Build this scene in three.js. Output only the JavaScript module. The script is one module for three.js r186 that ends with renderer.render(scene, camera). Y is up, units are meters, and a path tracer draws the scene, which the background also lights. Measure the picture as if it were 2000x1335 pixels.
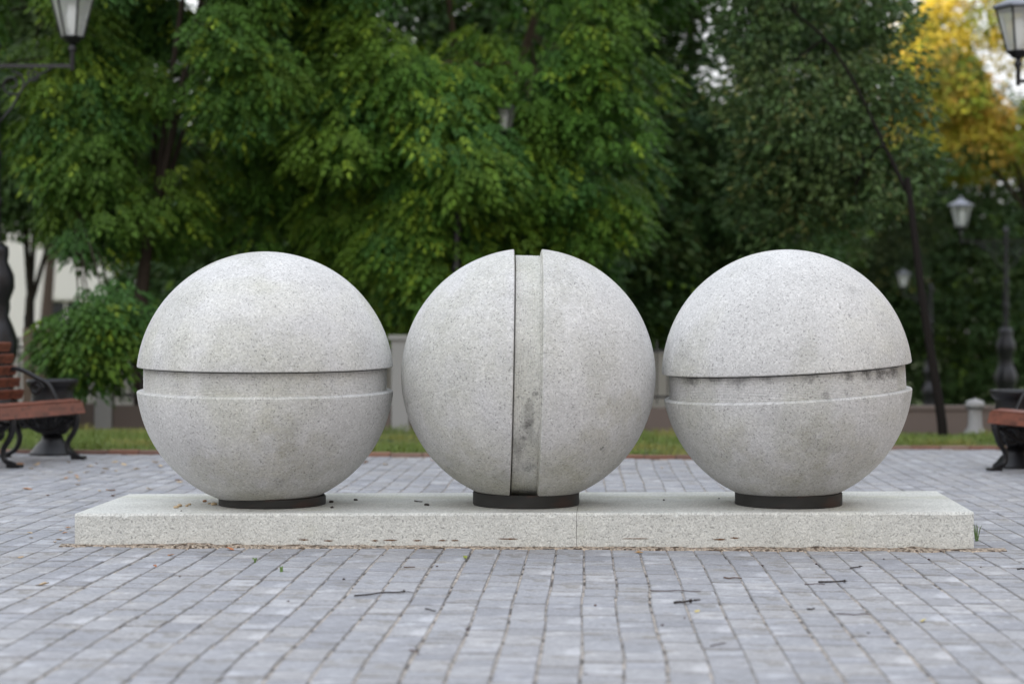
import * as THREE from 'three';
import { mergeGeometries, toCreasedNormals } from 'three/addons/utils/BufferGeometryUtils.js';

// ---------------------------------------------------------------- camera, sky, sun, exposure
const W = 1024, HH = 683, F = 3500, HORIZON = 650, EYE = 0.957;       // F and HORIZON in pixels of the 2000-wide photograph
const scene = new THREE.Scene();
const camera = new THREE.PerspectiveCamera(2 * Math.atan(667.5 / F) * 180 / Math.PI, W / HH, 0.1, 600);
camera.position.set(0, EYE, 0);
camera.rotation.x = -(667.5 - HORIZON) / F;
camera.focus = 8.05;
camera.userData.fStop = 1.7;
scene.add(camera);
const renderer = new THREE.WebGLRenderer({ antialias: true });
renderer.setSize(W, HH);
renderer.toneMapping = THREE.LinearToneMapping;
renderer.toneMappingExposure = 1.35;
renderer.shadowMap.enabled = true;

const SUN = new THREE.Vector3(-0.65, 0.16, 0.75).normalize();
const skyTex = makeSky();
scene.background = skyTex;
scene.environment = skyTex;
const sun = new THREE.DirectionalLight(new THREE.Color().setRGB(1, 0.74, 0.44), 5);
sun.position.copy(SUN).multiplyScalar(80);
sun.target.position.set(0, 0, -20);
sun.castShadow = true;
sun.shadow.mapSize.set(2048, 2048);
Object.assign(sun.shadow.camera, { left: -80, right: 80, top: 60, bottom: -60, near: 1, far: 260 });
scene.add(sun, sun.target);

function makeSky() {
  const w = 512, h = 256, a = new Float32Array(w * h * 4), sh = new THREE.Vector3(SUN.x, 0, SUN.z).normalize();
  for (let j = 0; j < h; j++) for (let i = 0; i < w; i++) {
    const az = ((i + 0.5) / w - 0.5) * 2 * Math.PI, el = ((j + 0.5) / h - 0.5) * Math.PI;
    const c = Math.cos(el), dx = Math.cos(az) * c, dz = Math.sin(az) * c, dy = Math.sin(el);
    const up = Math.max(0, dy), t = Math.pow(up, 0.6);
    const s = dx * sh.x + dz * sh.z, glow = Math.pow(Math.max(0, s * 0.5 + 0.5), 2);
    const k = 0.58 + 0.85 * t + 0.62 * glow, warm = 0.10 * glow * (1 - up), o = (j * w + i) * 4;
    a[o] = k * (1.0 - 0.14 * t + warm);
    a[o + 1] = k * (0.99 - 0.055 * t);
    a[o + 2] = k * (0.965 + 0.085 * t - warm);
    a[o + 3] = 1;
  }
  const tx = new THREE.DataTexture(a, w, h, THREE.RGBAFormat, THREE.FloatType);
  tx.mapping = THREE.EquirectangularReflectionMapping;
  tx.magFilter = tx.minFilter = THREE.LinearFilter;
  tx.needsUpdate = true;
  return tx;
}

// ---------------------------------------------------------------- helpers
function rng(seed) { let a = seed >>> 0; return () => { a = (a + 0x6D2B79F5) | 0; let t = Math.imul(a ^ (a >>> 15), 1 | a); t = (t + Math.imul(t ^ (t >>> 7), 61 | t)) ^ t; return ((t ^ (t >>> 14)) >>> 0) / 4294967296; }; }
const V = (x, y, z) => new THREE.Vector3(x, y, z);
function hash3(x, y, z) { let h = Math.imul(x, 374761393) ^ Math.imul(y, 668265263) ^ Math.imul(z, 1274126177); h = Math.imul(h ^ (h >>> 13), 1274126177); return ((h ^ (h >>> 16)) >>> 0) / 4294967296; }
function vn(x, y, z) {
  const xi = Math.floor(x), yi = Math.floor(y), zi = Math.floor(z);
  let u = x - xi, v = y - yi, w = z - zi;
  u = u * u * (3 - 2 * u); v = v * v * (3 - 2 * v); w = w * w * (3 - 2 * w);
  const a = hash3(xi, yi, zi), b = hash3(xi + 1, yi, zi), c = hash3(xi, yi + 1, zi), d = hash3(xi + 1, yi + 1, zi);
  const e = hash3(xi, yi, zi + 1), f = hash3(xi + 1, yi, zi + 1), g = hash3(xi, yi + 1, zi + 1), i = hash3(xi + 1, yi + 1, zi + 1);
  const p = a + (b - a) * u, q = c + (d - c) * u, r = e + (f - e) * u, s = g + (i - g) * u;
  const m = p + (q - p) * v, n = r + (s - r) * v;
  return m + (n - m) * w;
}
function fbm(x, y, z, o = 4) { let s = 0, a = 0.5, t = 0; for (let k = 0; k < o; k++) { s += a * vn(x, y, z); t += a; a *= 0.5; x = x * 2.03 + 7.1; y = y * 2.03 + 3.7; z = z * 2.03 + 1.3; } return s / t; }
const sstep = (a, b, x) => { const t = Math.min(1, Math.max(0, (x - a) / (b - a))); return t * t * (3 - 2 * t); };
// the lie of the land: falls a little to the right and, beyond the plaza, gently away
const G = (x, z) => -0.007 * Math.max(-9, Math.min(9, x)) - 0.04 * Math.max(0, Math.min(45, -z) - 17);
const P = (px, py, d) => V((px - 1000) / F * d, EYE + (HORIZON - py) / F * d, -d);
const taken = {};
function numbered(n) { if (!(n in taken)) { taken[n] = 0; return n; } taken[n]++; return n + '_' + String(taken[n]).padStart(3, '0'); }
function shadow(o) { o.traverse((m) => { if (m.isMesh) { m.castShadow = true; m.receiveShadow = true; } }); return o; }
function thing(name, label, category, pos, group) {
  const o = new THREE.Group(); o.name = numbered(name); if (pos) o.position.copy(pos);
  o.userData = { label, category }; if (group) o.userData.group = group; scene.add(o); return o;
}
function obj(name, geo, mat, parent = scene) {
  const m = new THREE.Mesh(Array.isArray(geo) ? merge(geo) : geo, mat);
  m.name = parent === scene ? numbered(name) : name; m.castShadow = m.receiveShadow = true; parent.add(m); return m;
}
function tag(o, label, category, group, kind) { o.userData.label = label; if (category) o.userData.category = category; if (group) o.userData.group = group; if (kind) o.userData.kind = kind; return o; }
function structure(name, geo, mat, label) { const o = obj(name, geo, mat); o.userData.kind = 'structure'; if (label) o.userData.label = label; return o; }
function merge(list) {
  return mergeGeometries(list.map((g) => { let q = g.index ? g.toNonIndexed() : g; const r = new THREE.BufferGeometry(); r.setAttribute('position', q.attributes.position); if (!q.attributes.normal) q.computeVertexNormals(); r.setAttribute('normal', q.attributes.normal); r.setAttribute('uv', q.attributes.uv || new THREE.BufferAttribute(new Float32Array(q.attributes.position.count * 2), 2)); return r; }));
}
function copyOf(o, label) { const c = o.clone(); c.name = numbered(o.name.replace(/_\d{3}$/, '')); c.userData = { ...o.userData }; if (label) c.userData.label = label; scene.add(c); return c; }
function box(w, h, d, x = 0, y = 0, z = 0, rx = 0, ry = 0, rz = 0) { const g = new THREE.BoxGeometry(w, h, d); if (rx) g.rotateX(rx); if (ry) g.rotateY(ry); if (rz) g.rotateZ(rz); g.translate(x, y, z); return g; }
function tube(pts, r, seg = 20, rad = 7, r2) {
  const c = new THREE.CatmullRomCurve3(pts.map((p) => Array.isArray(p) ? V(...p) : p)), g = new THREE.TubeGeometry(c, seg, r, rad, false);
  if (r2 !== undefined) { const p = g.attributes.position, q = V(), ctr = V(); for (let i = 0; i <= seg; i++) { c.getPointAt(i / seg, ctr); const k = 1 + (r2 / r - 1) * i / seg; for (let j = 0; j <= rad; j++) { const n = i * (rad + 1) + j; q.fromBufferAttribute(p, n).sub(ctr).multiplyScalar(k).add(ctr); p.setXYZ(n, q.x, q.y, q.z); } } }
  return g;
}
function lathe(pts, seg = 28) { return new THREE.LatheGeometry(pts.map(([x, y]) => new THREE.Vector2(x, y)), seg); }
function boxUV(g, s = 1) {          // uv in metres, picked by the way each face points
  const q = g.index ? g.toNonIndexed() : g, p = q.attributes.position; if (!q.attributes.normal) q.computeVertexNormals();
  const n = q.attributes.normal, uv = new Float32Array(p.count * 2);
  for (let i = 0; i < p.count; i += 3) {
    const ax = Math.abs(n.getX(i) + n.getX(i + 1) + n.getX(i + 2)), ay = Math.abs(n.getY(i) + n.getY(i + 1) + n.getY(i + 2)), az = Math.abs(n.getZ(i) + n.getZ(i + 1) + n.getZ(i + 2));
    for (let k = i; k < i + 3; k++) {
      const x = p.getX(k), y = p.getY(k), z = p.getZ(k);
      const [u, v] = ay >= ax && ay >= az ? [x, z] : az >= ax ? [x, y] : [z, y];
      uv[k * 2] = u / s; uv[k * 2 + 1] = v / s;
    }
  }
  q.setAttribute('uv', new THREE.BufferAttribute(uv, 2)); return q;
}
function tex(w, h, fn, srgb = true, ch = 4) {
  const a = new Uint8Array(w * h * ch), c = [0, 0, 0];
  for (let j = 0; j < h; j++) for (let i = 0; i < w; i++) { fn(i, j, c); const o = (j * w + i) * ch; for (let k = 0; k < Math.min(3, ch); k++) a[o + k] = Math.max(0, Math.min(255, c[k])); if (ch === 4) a[o + 3] = 255; }
  const t = new THREE.DataTexture(a, w, h, ch === 4 ? THREE.RGBAFormat : THREE.RedFormat);
  t.magFilter = THREE.LinearFilter; t.minFilter = THREE.LinearMipmapLinearFilter; t.generateMipmaps = true; t.wrapS = t.wrapT = THREE.RepeatWrapping; if (srgb) t.colorSpace = THREE.SRGBColorSpace; t.needsUpdate = true; return t;
}
// wrapping 2D noise
function wn(u, v, fx, fy, z) {
  const x = u * fx, y = v * fy, xi = Math.floor(x), yi = Math.floor(y); let p = x - xi, q = y - yi; p = p * p * (3 - 2 * p); q = q * q * (3 - 2 * q);
  const x0 = xi % fx, x1 = (xi + 1) % fx, y0 = yi % fy, y1 = (yi + 1) % fy, a = hash3(x0, y0, z), b = hash3(x1, y0, z), c = hash3(x0, y1, z), d = hash3(x1, y1, z), m = a + (b - a) * p;
  return m + (c + (d - c) * p - m) * q;
}
const S = (r, g, b) => new THREE.Color().setRGB(r, g, b);
const std = (color, roughness = 0.8, extra = {}) => new THREE.MeshStandardMaterial({ color, roughness, ...extra });

// ---------------------------------------------------------------- materials
// grey granite: milky ground mass, mid grey flecks, few dark mica specks
function granite(x, y, z) {
  const a = vn(x * 205, y * 205, z * 205), b = vn(x * 330 + 9, y * 330, z * 330), c = vn(x * 140 + 3, y * 140 + 8, z * 140);
  let t = 0.5 + (b - 0.5) * 0.22 + (c - 0.5) * 0.16;
  const dark = sstep(0.70, 0.86, a), pale = sstep(0.66, 0.85, c);
  t += pale * 0.04; t -= dark * 0.30;
  return [t, dark, pale];
}
const graniteTile = tex(1024, 1024, (i, j, c) => {
  const x = i / 1024 * 1.2, y = j / 1024 * 1.2, [t] = granite(x, y, 4.2);
  const st = fbm(x * 5, y * 5, 2, 4) - 0.5, sm = sstep(0.56, 0.72, fbm(x * 3.1 + 5, y * 7 + 2, 6, 5)), k = 194 + (t - 0.5) * 112 + st * 30 - sm * 9;
  c[0] = k * 0.998; c[1] = k * 0.997; c[2] = k * (0.97 - 0.03 * sm);
});
graniteTile.repeat.set(1 / 1.2, 1 / 1.2);
const graniteBump = tex(1024, 1024, (i, j, c) => { const x = i / 1024 * 1.2, y = j / 1024 * 1.2; c[0] = 255 * (0.6 * vn(x * 140, y * 140, 1) + 0.4 * vn(x * 300, y * 300, 5)); }, false, 1);
graniteBump.repeat.copy(graniteTile.repeat);
const M = {
  slab: std(0xffffff, 0.82, { map: graniteTile, bumpMap: graniteBump, bumpScale: 0.0025 }),
  iron: std(S(0.012, 0.012, 0.014), 0.42, { metalness: 0.35 }),
  lampBlack: std(S(0.016, 0.016, 0.02), 0.38, { metalness: 0.3 }),
  capGrey: std(S(0.18, 0.19, 0.22), 0.4, { metalness: 0.4 }),
  ring: std(0xffffff, 0.75, { map: tex(256, 64, (i, j, c) => { const n = fbm(i * 0.05, j * 0.12, 3, 5), k = 26 + 26 * n, r = sstep(0.58, 0.75, fbm(i * 0.03, j * 0.09, 9, 4)); c[0] = k + 16 * r; c[1] = k + 3 * r; c[2] = k - 1; }) }),
  glass: new THREE.MeshPhysicalMaterial({ color: S(0.9, 0.92, 0.93), roughness: 0.35, transmission: 0.75, thickness: 0, ior: 1.45 }),
  bulb: std(S(0.85, 0.85, 0.82), 0.3),
  rust: std(S(0.12, 0.055, 0.02), 0.9),
};
const woodTex = tex(512, 64, (i, j, c) => { const g = fbm(i * 0.012, j * 0.5, 2, 4), h = fbm(i * 0.08, j * 1.7, 7, 3), k = 0.72 + 0.4 * g + 0.2 * (h - 0.5); const q = k * (1 - 0.3 * sstep(0.6, 0.7, fbm(i * 0.02, j * 0.9, 21, 4))); c[0] = 118 * q; c[1] = 68 * q; c[2] = 52 * q; });
M.wood = std(0xffffff, 0.5, { map: woodTex });
M.woodBoard = std(S(0.12, 0.085, 0.06), 0.85);

// ---------------------------------------------------------------- ground, plaza, pavers
function sheet(x0, x1, z0, z1, nx, nz, dy) {
  const g = new THREE.PlaneGeometry(1, 1, nx, nz), p = g.attributes.position, uv = g.attributes.uv;
  for (let i = 0; i < p.count; i++) { const x = x0 + (p.getX(i) + 0.5) * (x1 - x0), z = z0 + (0.5 - p.getY(i)) * (z1 - z0); p.setXYZ(i, x, G(x, z) + dy, z); uv.setXY(i, x, z); }
  // keep faces pointing up whatever the order of the limits
  if ((x1 - x0) * (z1 - z0) > 0) { const ix = g.index; for (let i = 0; i < ix.count; i += 3) { const a = ix.getX(i); ix.setX(i, ix.getX(i + 1)); ix.setX(i + 1, a); } }
  g.computeVertexNormals(); return g;
}
const KERB = [[-9, 14.0], [1.75, 13.75], [2.65, 15.1], [9, 15.4]];      // plaza edge, x and depth
function kerbDepth(x) { for (let i = 0; i < KERB.length - 1; i++) { const [a, b] = KERB[i], [c, d] = KERB[i + 1]; if (x <= c || i === KERB.length - 2) return b + (d - b) * (x - a) / (c - a); } }

const lawnTex = tex(512, 512, (i, j, c) => { const u = i / 512, v = j / 512, n = wn(u, v, 60, 60, 1), m = wn(u, v, 9, 9, 4), k = 0.55 + 0.5 * n; c[0] = (62 + 40 * m) * k; c[1] = (84 + 26 * m) * k; c[2] = 34 * k; });
lawnTex.repeat.set(0.4, 0.4);
structure('ground', sheet(-160, 160, 40, -420, 40, 60, -0.06), std(0xffffff, 1, { map: lawnTex }));
const sandTex = tex(512, 512, (i, j, c) => { const u = i / 512, v = j / 512, n = wn(u, v, 170, 170, 1), m = wn(u, v, 14, 14, 4), d = sstep(0.55, 0.75, wn(u, v, 23, 23, 8)), k = 0.7 + 0.45 * n; c[0] = (148 + 26 * m - 80 * d) * k; c[1] = (142 + 22 * m - 78 * d) * k; c[2] = (136 + 18 * m - 74 * d) * k; });
sandTex.repeat.set(0.9, 0.9);
{ // the bed under the pavers, ending at the kerb
  const g = sheet(-9, 9, 12, -16, 60, 4, -0.0045), p = g.attributes.position;
  for (let i = 0; i < p.count; i++) { const x = p.getX(i); if (p.getZ(i) < -4) { const f = (-p.getZ(i) - 4) / 12, d = 4 + f * (kerbDepth(x) - 4); const row = Math.round(f * 12); p.setZ(i, -d); p.setY(i, G(x, -d) - 0.0045); g.attributes.uv.setXY(i, x, -d); } }
  structure('paving_bed', g, std(0xffffff, 1, { map: sandTex }));
}
const paverTex = tex(2048, 2048, (i, j, c) => {
  const u = i / 2048, v = j / 2048;
  const fine = wn(u, v, 900, 900, 1) - 0.5, mid = wn(u, v, 210, 210, 6) - 0.5, cl = wn(u, v, 15, 15, 3) * 0.62 + wn(u, v, 47, 47, 5) * 0.38;
  const lime = sstep(0.60, 0.78, cl) * (0.55 + 0.6 * wn(u, v, 160, 160, 11)), dirt = sstep(0.62, 0.8, wn(u, v, 33, 33, 17) * 0.7 + wn(u, v, 90, 90, 19) * 0.3);
  const k = 145 + fine * 34 + mid * 18 + lime * 24 - dirt * 16 + (wn(u, v, 8, 8, 23) - 0.5) * 14;
  c[0] = k * 0.996 + dirt * 4; c[1] = k * 0.996 + dirt * 2; c[2] = k * 1.022 - dirt * 2;
});
const paverBump = tex(1024, 1024, (i, j, c) => { const u = i / 1024, v = j / 1024; c[0] = 255 * (0.5 * wn(u, v, 420, 420, 2) + 0.5 * wn(u, v, 120, 120, 4)); }, false, 1);
paverTex.repeat.set(1 / 2.4, 1 / 2.4); paverBump.repeat.set(1 / 2.4, 1 / 2.4);
const paverMats = [[0.96, 0.97, 0.98], [0.89, 0.9, 0.91], [1.0, 1.0, 0.99], [0.92, 0.92, 0.92], [0.99, 0.98, 0.955], [0.84, 0.85, 0.87]].map(([r, g, b]) => std(S(r, g, b), 0.78, { map: paverTex, bumpMap: paverBump, bumpScale: 0.0016, vertexColors: true }));
function paverGeo(w, l, du, dv) {             // chamfered block, top at y = 0, a little uneven at the arrises
  const c = 0.004, h = 0.03, a = w / 2, b = l / 2, P8 = [];
  const ring = (x, z, y) => [[-x, y, z], [x, y, z], [x, y, -z], [-x, y, -z]];
  const T = ring(a - c, b - c, 0), E = ring(a, b, -0.004), B = ring(a, b, -h), pos = [], uv = [];
  const col = []; let soilAndShade = [1, 1, 1];
  const tri = (...v) => { for (const q of v) { pos.push(...q); uv.push(q[0] + du, q[2] + dv); col.push(...soilAndShade); } };
  tri(T[0], T[1], T[2]); tri(T[0], T[2], T[3]);
  soilAndShade = [0.8, 0.78, 0.75];          // soil and sand lodged on the chamfers and in the joints, with gap shadow tinted in
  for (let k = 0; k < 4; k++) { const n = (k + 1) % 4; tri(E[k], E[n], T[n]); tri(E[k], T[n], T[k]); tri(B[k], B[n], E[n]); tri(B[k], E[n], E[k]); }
  const g = new THREE.BufferGeometry(); g.setAttribute('position', new THREE.Float32BufferAttribute(pos, 3)); g.setAttribute('uv', new THREE.Float32BufferAttribute(uv, 2)); g.setAttribute('color', new THREE.Float32BufferAttribute(col, 3)); g.computeVertexNormals(); return g;
}
const PL = { fl: [-1.937, 7.93], fr: [2.064, 8.0], bl: [-1.905, 8.92], br: [2.15, 9.08], top: EYE - 0.80 };   // plinth corners, x and depth
{
  const r = rng(11), pitch = 0.1235, LEN = [0.18, 0.12, 0.09], WGT = [0.52, 0.86, 1], yaw = -2.45 * Math.PI / 180, cs = Math.cos(yaw), sn = Math.sin(yaw);
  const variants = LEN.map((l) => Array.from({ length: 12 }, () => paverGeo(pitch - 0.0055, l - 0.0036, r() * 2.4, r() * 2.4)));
  const all = [];
  for (let i = -62; i < 70; i++) {
    let t = 2.6 + r() * 0.2; const jx = (r() - 0.5) * 0.003, runWide = r();
    while (t < 16.2) {
      const q = r(), k = q < WGT[0] ? 0 : q < WGT[1] ? 1 : 2, l = LEN[k], along = t + l / 2; t += l;
      const lx = i * pitch + jx;
      let x = lx * cs - along * sn, d = lx * sn + along * cs; x -= 0.33;
      if (Math.abs(x) > 7.4) continue;
      const wob = 0.045 * (fbm(x * 0.45, d * 0.55, 3, 2) - 0.5) + 0.016 * (vn(x * 2.2, d * 1.9, 8) - 0.5); x += wob;
      if (d > kerbDepth(x) - 0.02 - l / 2) continue;
      if (x > -1.85 && x < 2.0 && d > 8.1 && d < 8.85) continue;
      const jy = (r() - 0.5) * 0.004, ry = yaw + (r() - 0.5) * 0.012, tx = (r() - 0.5) * 0.008, tz = (r() - 0.5) * 0.008, v = Math.floor(r() * 12), m = Math.floor(r() * 6);
      all.push({ x, d, k, jy, ry, tx, tz, v, m, seen: Math.abs(x) < 0.2857 * d + 0.03 && d > 4.8 });
    }
  }
  const seen = all.filter((o) => o.seen).sort((a, b) => a.d - b.d).slice(0, 300), pick = new Set(seen);
  const paving = new THREE.Group(); paving.name = 'paving'; paving.userData = { kind: 'structure', label: 'grey concrete block paving of the plaza' }; scene.add(paving);
  const col = [], geos = [], mt = new THREE.Matrix4(), eu = new THREE.Euler(), qt = new THREE.Quaternion();
  for (const o of all) {
    const y = G(o.x, -o.d) + o.jy;
    if (pick.has(o)) { const m = new THREE.Mesh(variants[o.k][o.v], paverMats[o.m]); m.name = 'paver'; m.position.set(o.x, y, -o.d); m.rotation.set(o.tx, o.ry, o.tz - 0.007); m.castShadow = m.receiveShadow = true; paving.add(m); continue; }
    mt.compose(V(o.x, y, -o.d), qt.setFromEuler(eu.set(o.tx, o.ry, o.tz - 0.007)), V(1, 1, 1));
    const g = variants[o.k][o.v].clone().applyMatrix4(mt), c = paverMats[o.m].color, a = g.attributes.color;
    for (let i = 0; i < a.count; i++) a.setXYZ(i, a.getX(i) * c.r, a.getY(i) * c.g, a.getZ(i) * c.b);
    geos.push(g);
  }
  const rest = new THREE.Mesh(mergeGeometries(geos), std(0xffffff, 0.78, { map: paverTex, bumpMap: paverBump, bumpScale: 0.0016, vertexColors: true }));
  rest.name = 'pavers_farther_off'; rest.userData = { kind: 'stuff' }; rest.castShadow = rest.receiveShadow = true; paving.add(rest);
}
// reddish edging bricks between paving and lawn
{
  const g = new THREE.Group(); g.name = 'kerb'; g.userData = { kind: 'structure', label: 'reddish brick edging between the paving and the lawn' }; scene.add(g);
  const r = rng(5), bg = [0, 1, 2].map(() => box(0.236, 0.09, 0.11)), mats = [[0.20, 0.10, 0.07], [0.25, 0.14, 0.10], [0.23, 0.15, 0.12], [0.17, 0.10, 0.08]].map((c) => std(S(...c), 0.95));
  for (let i = 0; i < KERB.length - 1; i++) {
    const [a, b] = KERB[i], [c, d] = KERB[i + 1], L = Math.hypot(c - a, d - b), n = Math.floor(L / 0.242);
    for (let k = 0; k < n; k++) { const t = (k + 0.5) / n, x = a + (c - a) * t, dd = b + (d - b) * t + 0.06; if (Math.abs(x) > 6) continue; const m = new THREE.Mesh(bg[k % 3], mats[Math.floor(r() * 4)]); m.name = 'brick'; m.position.set(x, G(x, -dd) - 0.025 + r() * 0.008, -dd); m.rotation.set((r() - 0.5) * 0.04, Math.atan2(d - b, c - a), 0); m.castShadow = m.receiveShadow = true; g.add(m); }
  }
}
// lawn with blades, asphalt path behind it
{
  const g = sheet(-14, 14, -13.9, -17.2, 80, 8, 0), p = g.attributes.position;
  for (let i = 0; i < p.count; i++) { const x = p.getX(i), f = (-p.getZ(i) - 13.9) / 3.3, a = kerbDepth(Math.max(-9, Math.min(9, x))) + 0.1, d = a + f * (17 - a); p.setZ(i, -d); p.setY(i, G(x, -d) + 0.004 + 0.03 * fbm(x, d, 1, 3) * Math.min(1, f * 6)); g.attributes.uv.setXY(i, x, -d); }
  g.computeVertexNormals(); structure('lawn', g, std(0xffffff, 1, { map: lawnTex }));
  const r = rng(21), pos = [], N = 42000;
  const bl = new THREE.BufferGeometry(); bl.setAttribute('position', new THREE.Float32BufferAttribute([-0.003, 0, 0, 0.003, 0, 0, 0.0022, 0.5, 0.1, -0.003, 0, 0, 0.0022, 0.5, 0.1, -0.0022, 0.5, 0.1, -0.0022, 0.5, 0.1, 0.0022, 0.5, 0.1, 0, 1, 0.42], 3)); bl.computeVertexNormals();
  const im = new THREE.InstancedMesh(bl, new THREE.MeshPhysicalMaterial({ color: 0xffffff, roughness: 0.85, transmission: 0.3, thickness: 0 }), N), mt = new THREE.Matrix4(), q = new THREE.Quaternion(), c = new THREE.Color();
  for (let i = 0; i < N; i++) {
    const x = (r() * 2 - 1) * 5.6, a = kerbDepth(x) + 0.13, d = a + r() * (16.95 - a), h = (0.035 + 0.06 * r() * (0.5 + vn(x * 2, d * 2, 4))) * (vn(x * 1.7 + 5, d * 2.6, 2) < 0.3 ? 0.35 : 1);
    q.setFromEuler(new THREE.Euler((r() - 0.5) * 0.7, r() * 6.28, (r() - 0.5) * 0.7)); mt.compose(V(x, G(x, -d) + 0.005, -d), q, V(1.6, h, h)); im.setMatrixAt(i, mt);
    const dry = sstep(0.55, 0.75, vn(x * 1.3, d * 1.5, 9)) * 0.5 + 0.25 * r(); im.setColorAt(i, c.setRGB(0.12 + 0.24 * dry, 0.20 + 0.10 * dry, 0.028 + 0.05 * dry));
  }
  im.name = 'grass'; im.castShadow = im.receiveShadow = true; scene.add(im); tag(im, 'short green lawn grass behind the paved plaza', 'grass', null, 'stuff');
  const roadTex = tex(256, 256, (i, j, c) => { const u = i / 256, v = j / 256, k = 66 + 40 * (wn(u, v, 100, 100, 2) - 0.5) + 18 * wn(u, v, 9, 9, 5); c[0] = k; c[1] = k; c[2] = k * 1.03; });
  structure('road', sheet(-40, 40, -17.0, -18.6, 20, 2, -0.02), std(0xffffff, 0.95, { map: roadTex }), 'narrow asphalt path behind the lawn');
}

// ---------------------------------------------------------------- plinth
{
  const t = thing('granite_plinth', 'long low grey granite slab plinth carrying the three stone balls', 'plinth', V(0, 0, 0));
  const lerp = (a, b, k) => [a[0] + (b[0] - a[0]) * k, a[1] + (b[1] - a[1]) * k], kj = 0.556;
  const slab = (A, B, C, D, seed) => {
    // finely divided box so that the arris can be worn; corners A (front left) B (front right) C (back right) D (back left)
    const c = 0.009, nx = 130, top = PL.top, pos = [], uv = [], bot = -0.12;
    const at = (u, v) => { const f = lerp(A, B, u), b = lerp(D, C, u), q = lerp(f, b, v); return q; };
    const wear = (u) => c * (0.55 + 1.1 * fbm(u * 26 + seed, 1, 2, 4)) + 0.02 * Math.pow(Math.max(0, fbm(u * 40 + seed, 5, 1, 3) - 0.68), 1) * 3;
    const quad = (a, b, d, e) => { pos.push(...a, ...b, ...d, ...a, ...d, ...e); };
    const P3 = (u, v, y, inU = 0) => { const q = at(u, v); return [q[0], y, -q[1]]; };
    for (let i = 0; i < nx; i++) {
      const u0 = i / nx, u1 = (i + 1) / nx, w0 = wear(u0), w1 = wear(u1), D0 = 1.0;
      quad(P3(u0, 0, bot), P3(u1, 0, bot), P3(u1, 0, top - w1), P3(u0, 0, top - w0));
      quad(P3(u0, 0, top - w0), P3(u1, 0, top - w1), P3(u1, w1 * 0.9, top), P3(u0, w0 * 0.9, top));
      quad(P3(u0, w0 * 0.9, top), P3(u1, w1 * 0.9, top), P3(u1, 1 - c, top), P3(u0, 1 - c, top));
      quad(P3(u0, 1 - c, top), P3(u1, 1 - c, top), P3(u1, 1, top - c), P3(u0, 1, top - c));
      quad(P3(u0, 1, top - c), P3(u1, 1, top - c), P3(u1, 1, bot), P3(u0, 1, bot));
    }
    quad(P3(0, 1, bot), P3(0, 0, bot), P3(0, 0, top - wear(0)), P3(0, 1, top - c)); quad(P3(0, 1, top - c), P3(0, 0, top - wear(0)), P3(0, wear(0) * 0.9, top), P3(0, 1 - c, top));
    quad(P3(1, 0, bot), P3(1, 1, bot), P3(1, 1, top - c), P3(1, 0, top - wear(1))); quad(P3(1, 0, top - wear(1)), P3(1, 1, top - c), P3(1, 1 - c, top), P3(1, wear(1) * 0.9, top));
    const g = new THREE.BufferGeometry(); g.setAttribute('position', new THREE.Float32BufferAttribute(pos, 3)); g.computeVertexNormals();
    return boxUV(g);
  };
  const fj = lerp(PL.fl, PL.fr, kj), bj = lerp(PL.bl, PL.br, kj), e = 0.0009;
  obj('slab', slab(PL.fl, [fj[0] - e, fj[1]], [bj[0] - e, bj[1]], PL.bl, 3), M.slab, t);
  obj('slab', slab([fj[0] + e, fj[1] + 0.001], PL.fr, PL.br, [bj[0] + e, bj[1]], 31), M.slab, t);
  // rusty slits in the front face
  const frontD = (x) => PL.fl[1] + (PL.fr[1] - PL.fl[1]) * (x - PL.fl[0]) / (PL.fr[0] - PL.fl[0]);
  const r = rng(8);
  for (const [a, b, y] of [[583, 603, 1053], [632, 650, 1055], [725, 739, 1055], [748, 776, 1054], [806, 824, 1055], [856, 871, 1055], [881, 896, 1055], [972, 1012, 1052], [1215, 1268, 1052], [1393, 1420, 1054], [1428, 1446, 1051]]) {
    const xa = (a - 1000) / F * 7.96, xb = (b - 1000) / F * 7.96, yy = EYE + (HORIZON - y) / F * 7.96, sh = new THREE.Shape(), n = 10, L = xb - xa, h = b - a > 45 ? 0.0012 : 0.0026;
    for (let i = 0; i <= n; i++) { const k = i / n; sh[i ? 'lineTo' : 'moveTo'](xa + L * k, yy + h * Math.sin(Math.PI * k) * (0.5 + r())); }
    for (let i = n; i >= 0; i--) { const k = i / n; sh.lineTo(xa + L * k, yy - 0.0008 - h * Math.sin(Math.PI * k) * (0.5 + r())); }
    const g = new THREE.ExtrudeGeometry(sh, { depth: 0.004, bevelEnabled: false }); g.translate(0, 0, -frontD((xa + xb) / 2) - 0.0027);
    obj('rusty_inlay', g, M.rust, t);
  }
}
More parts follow.
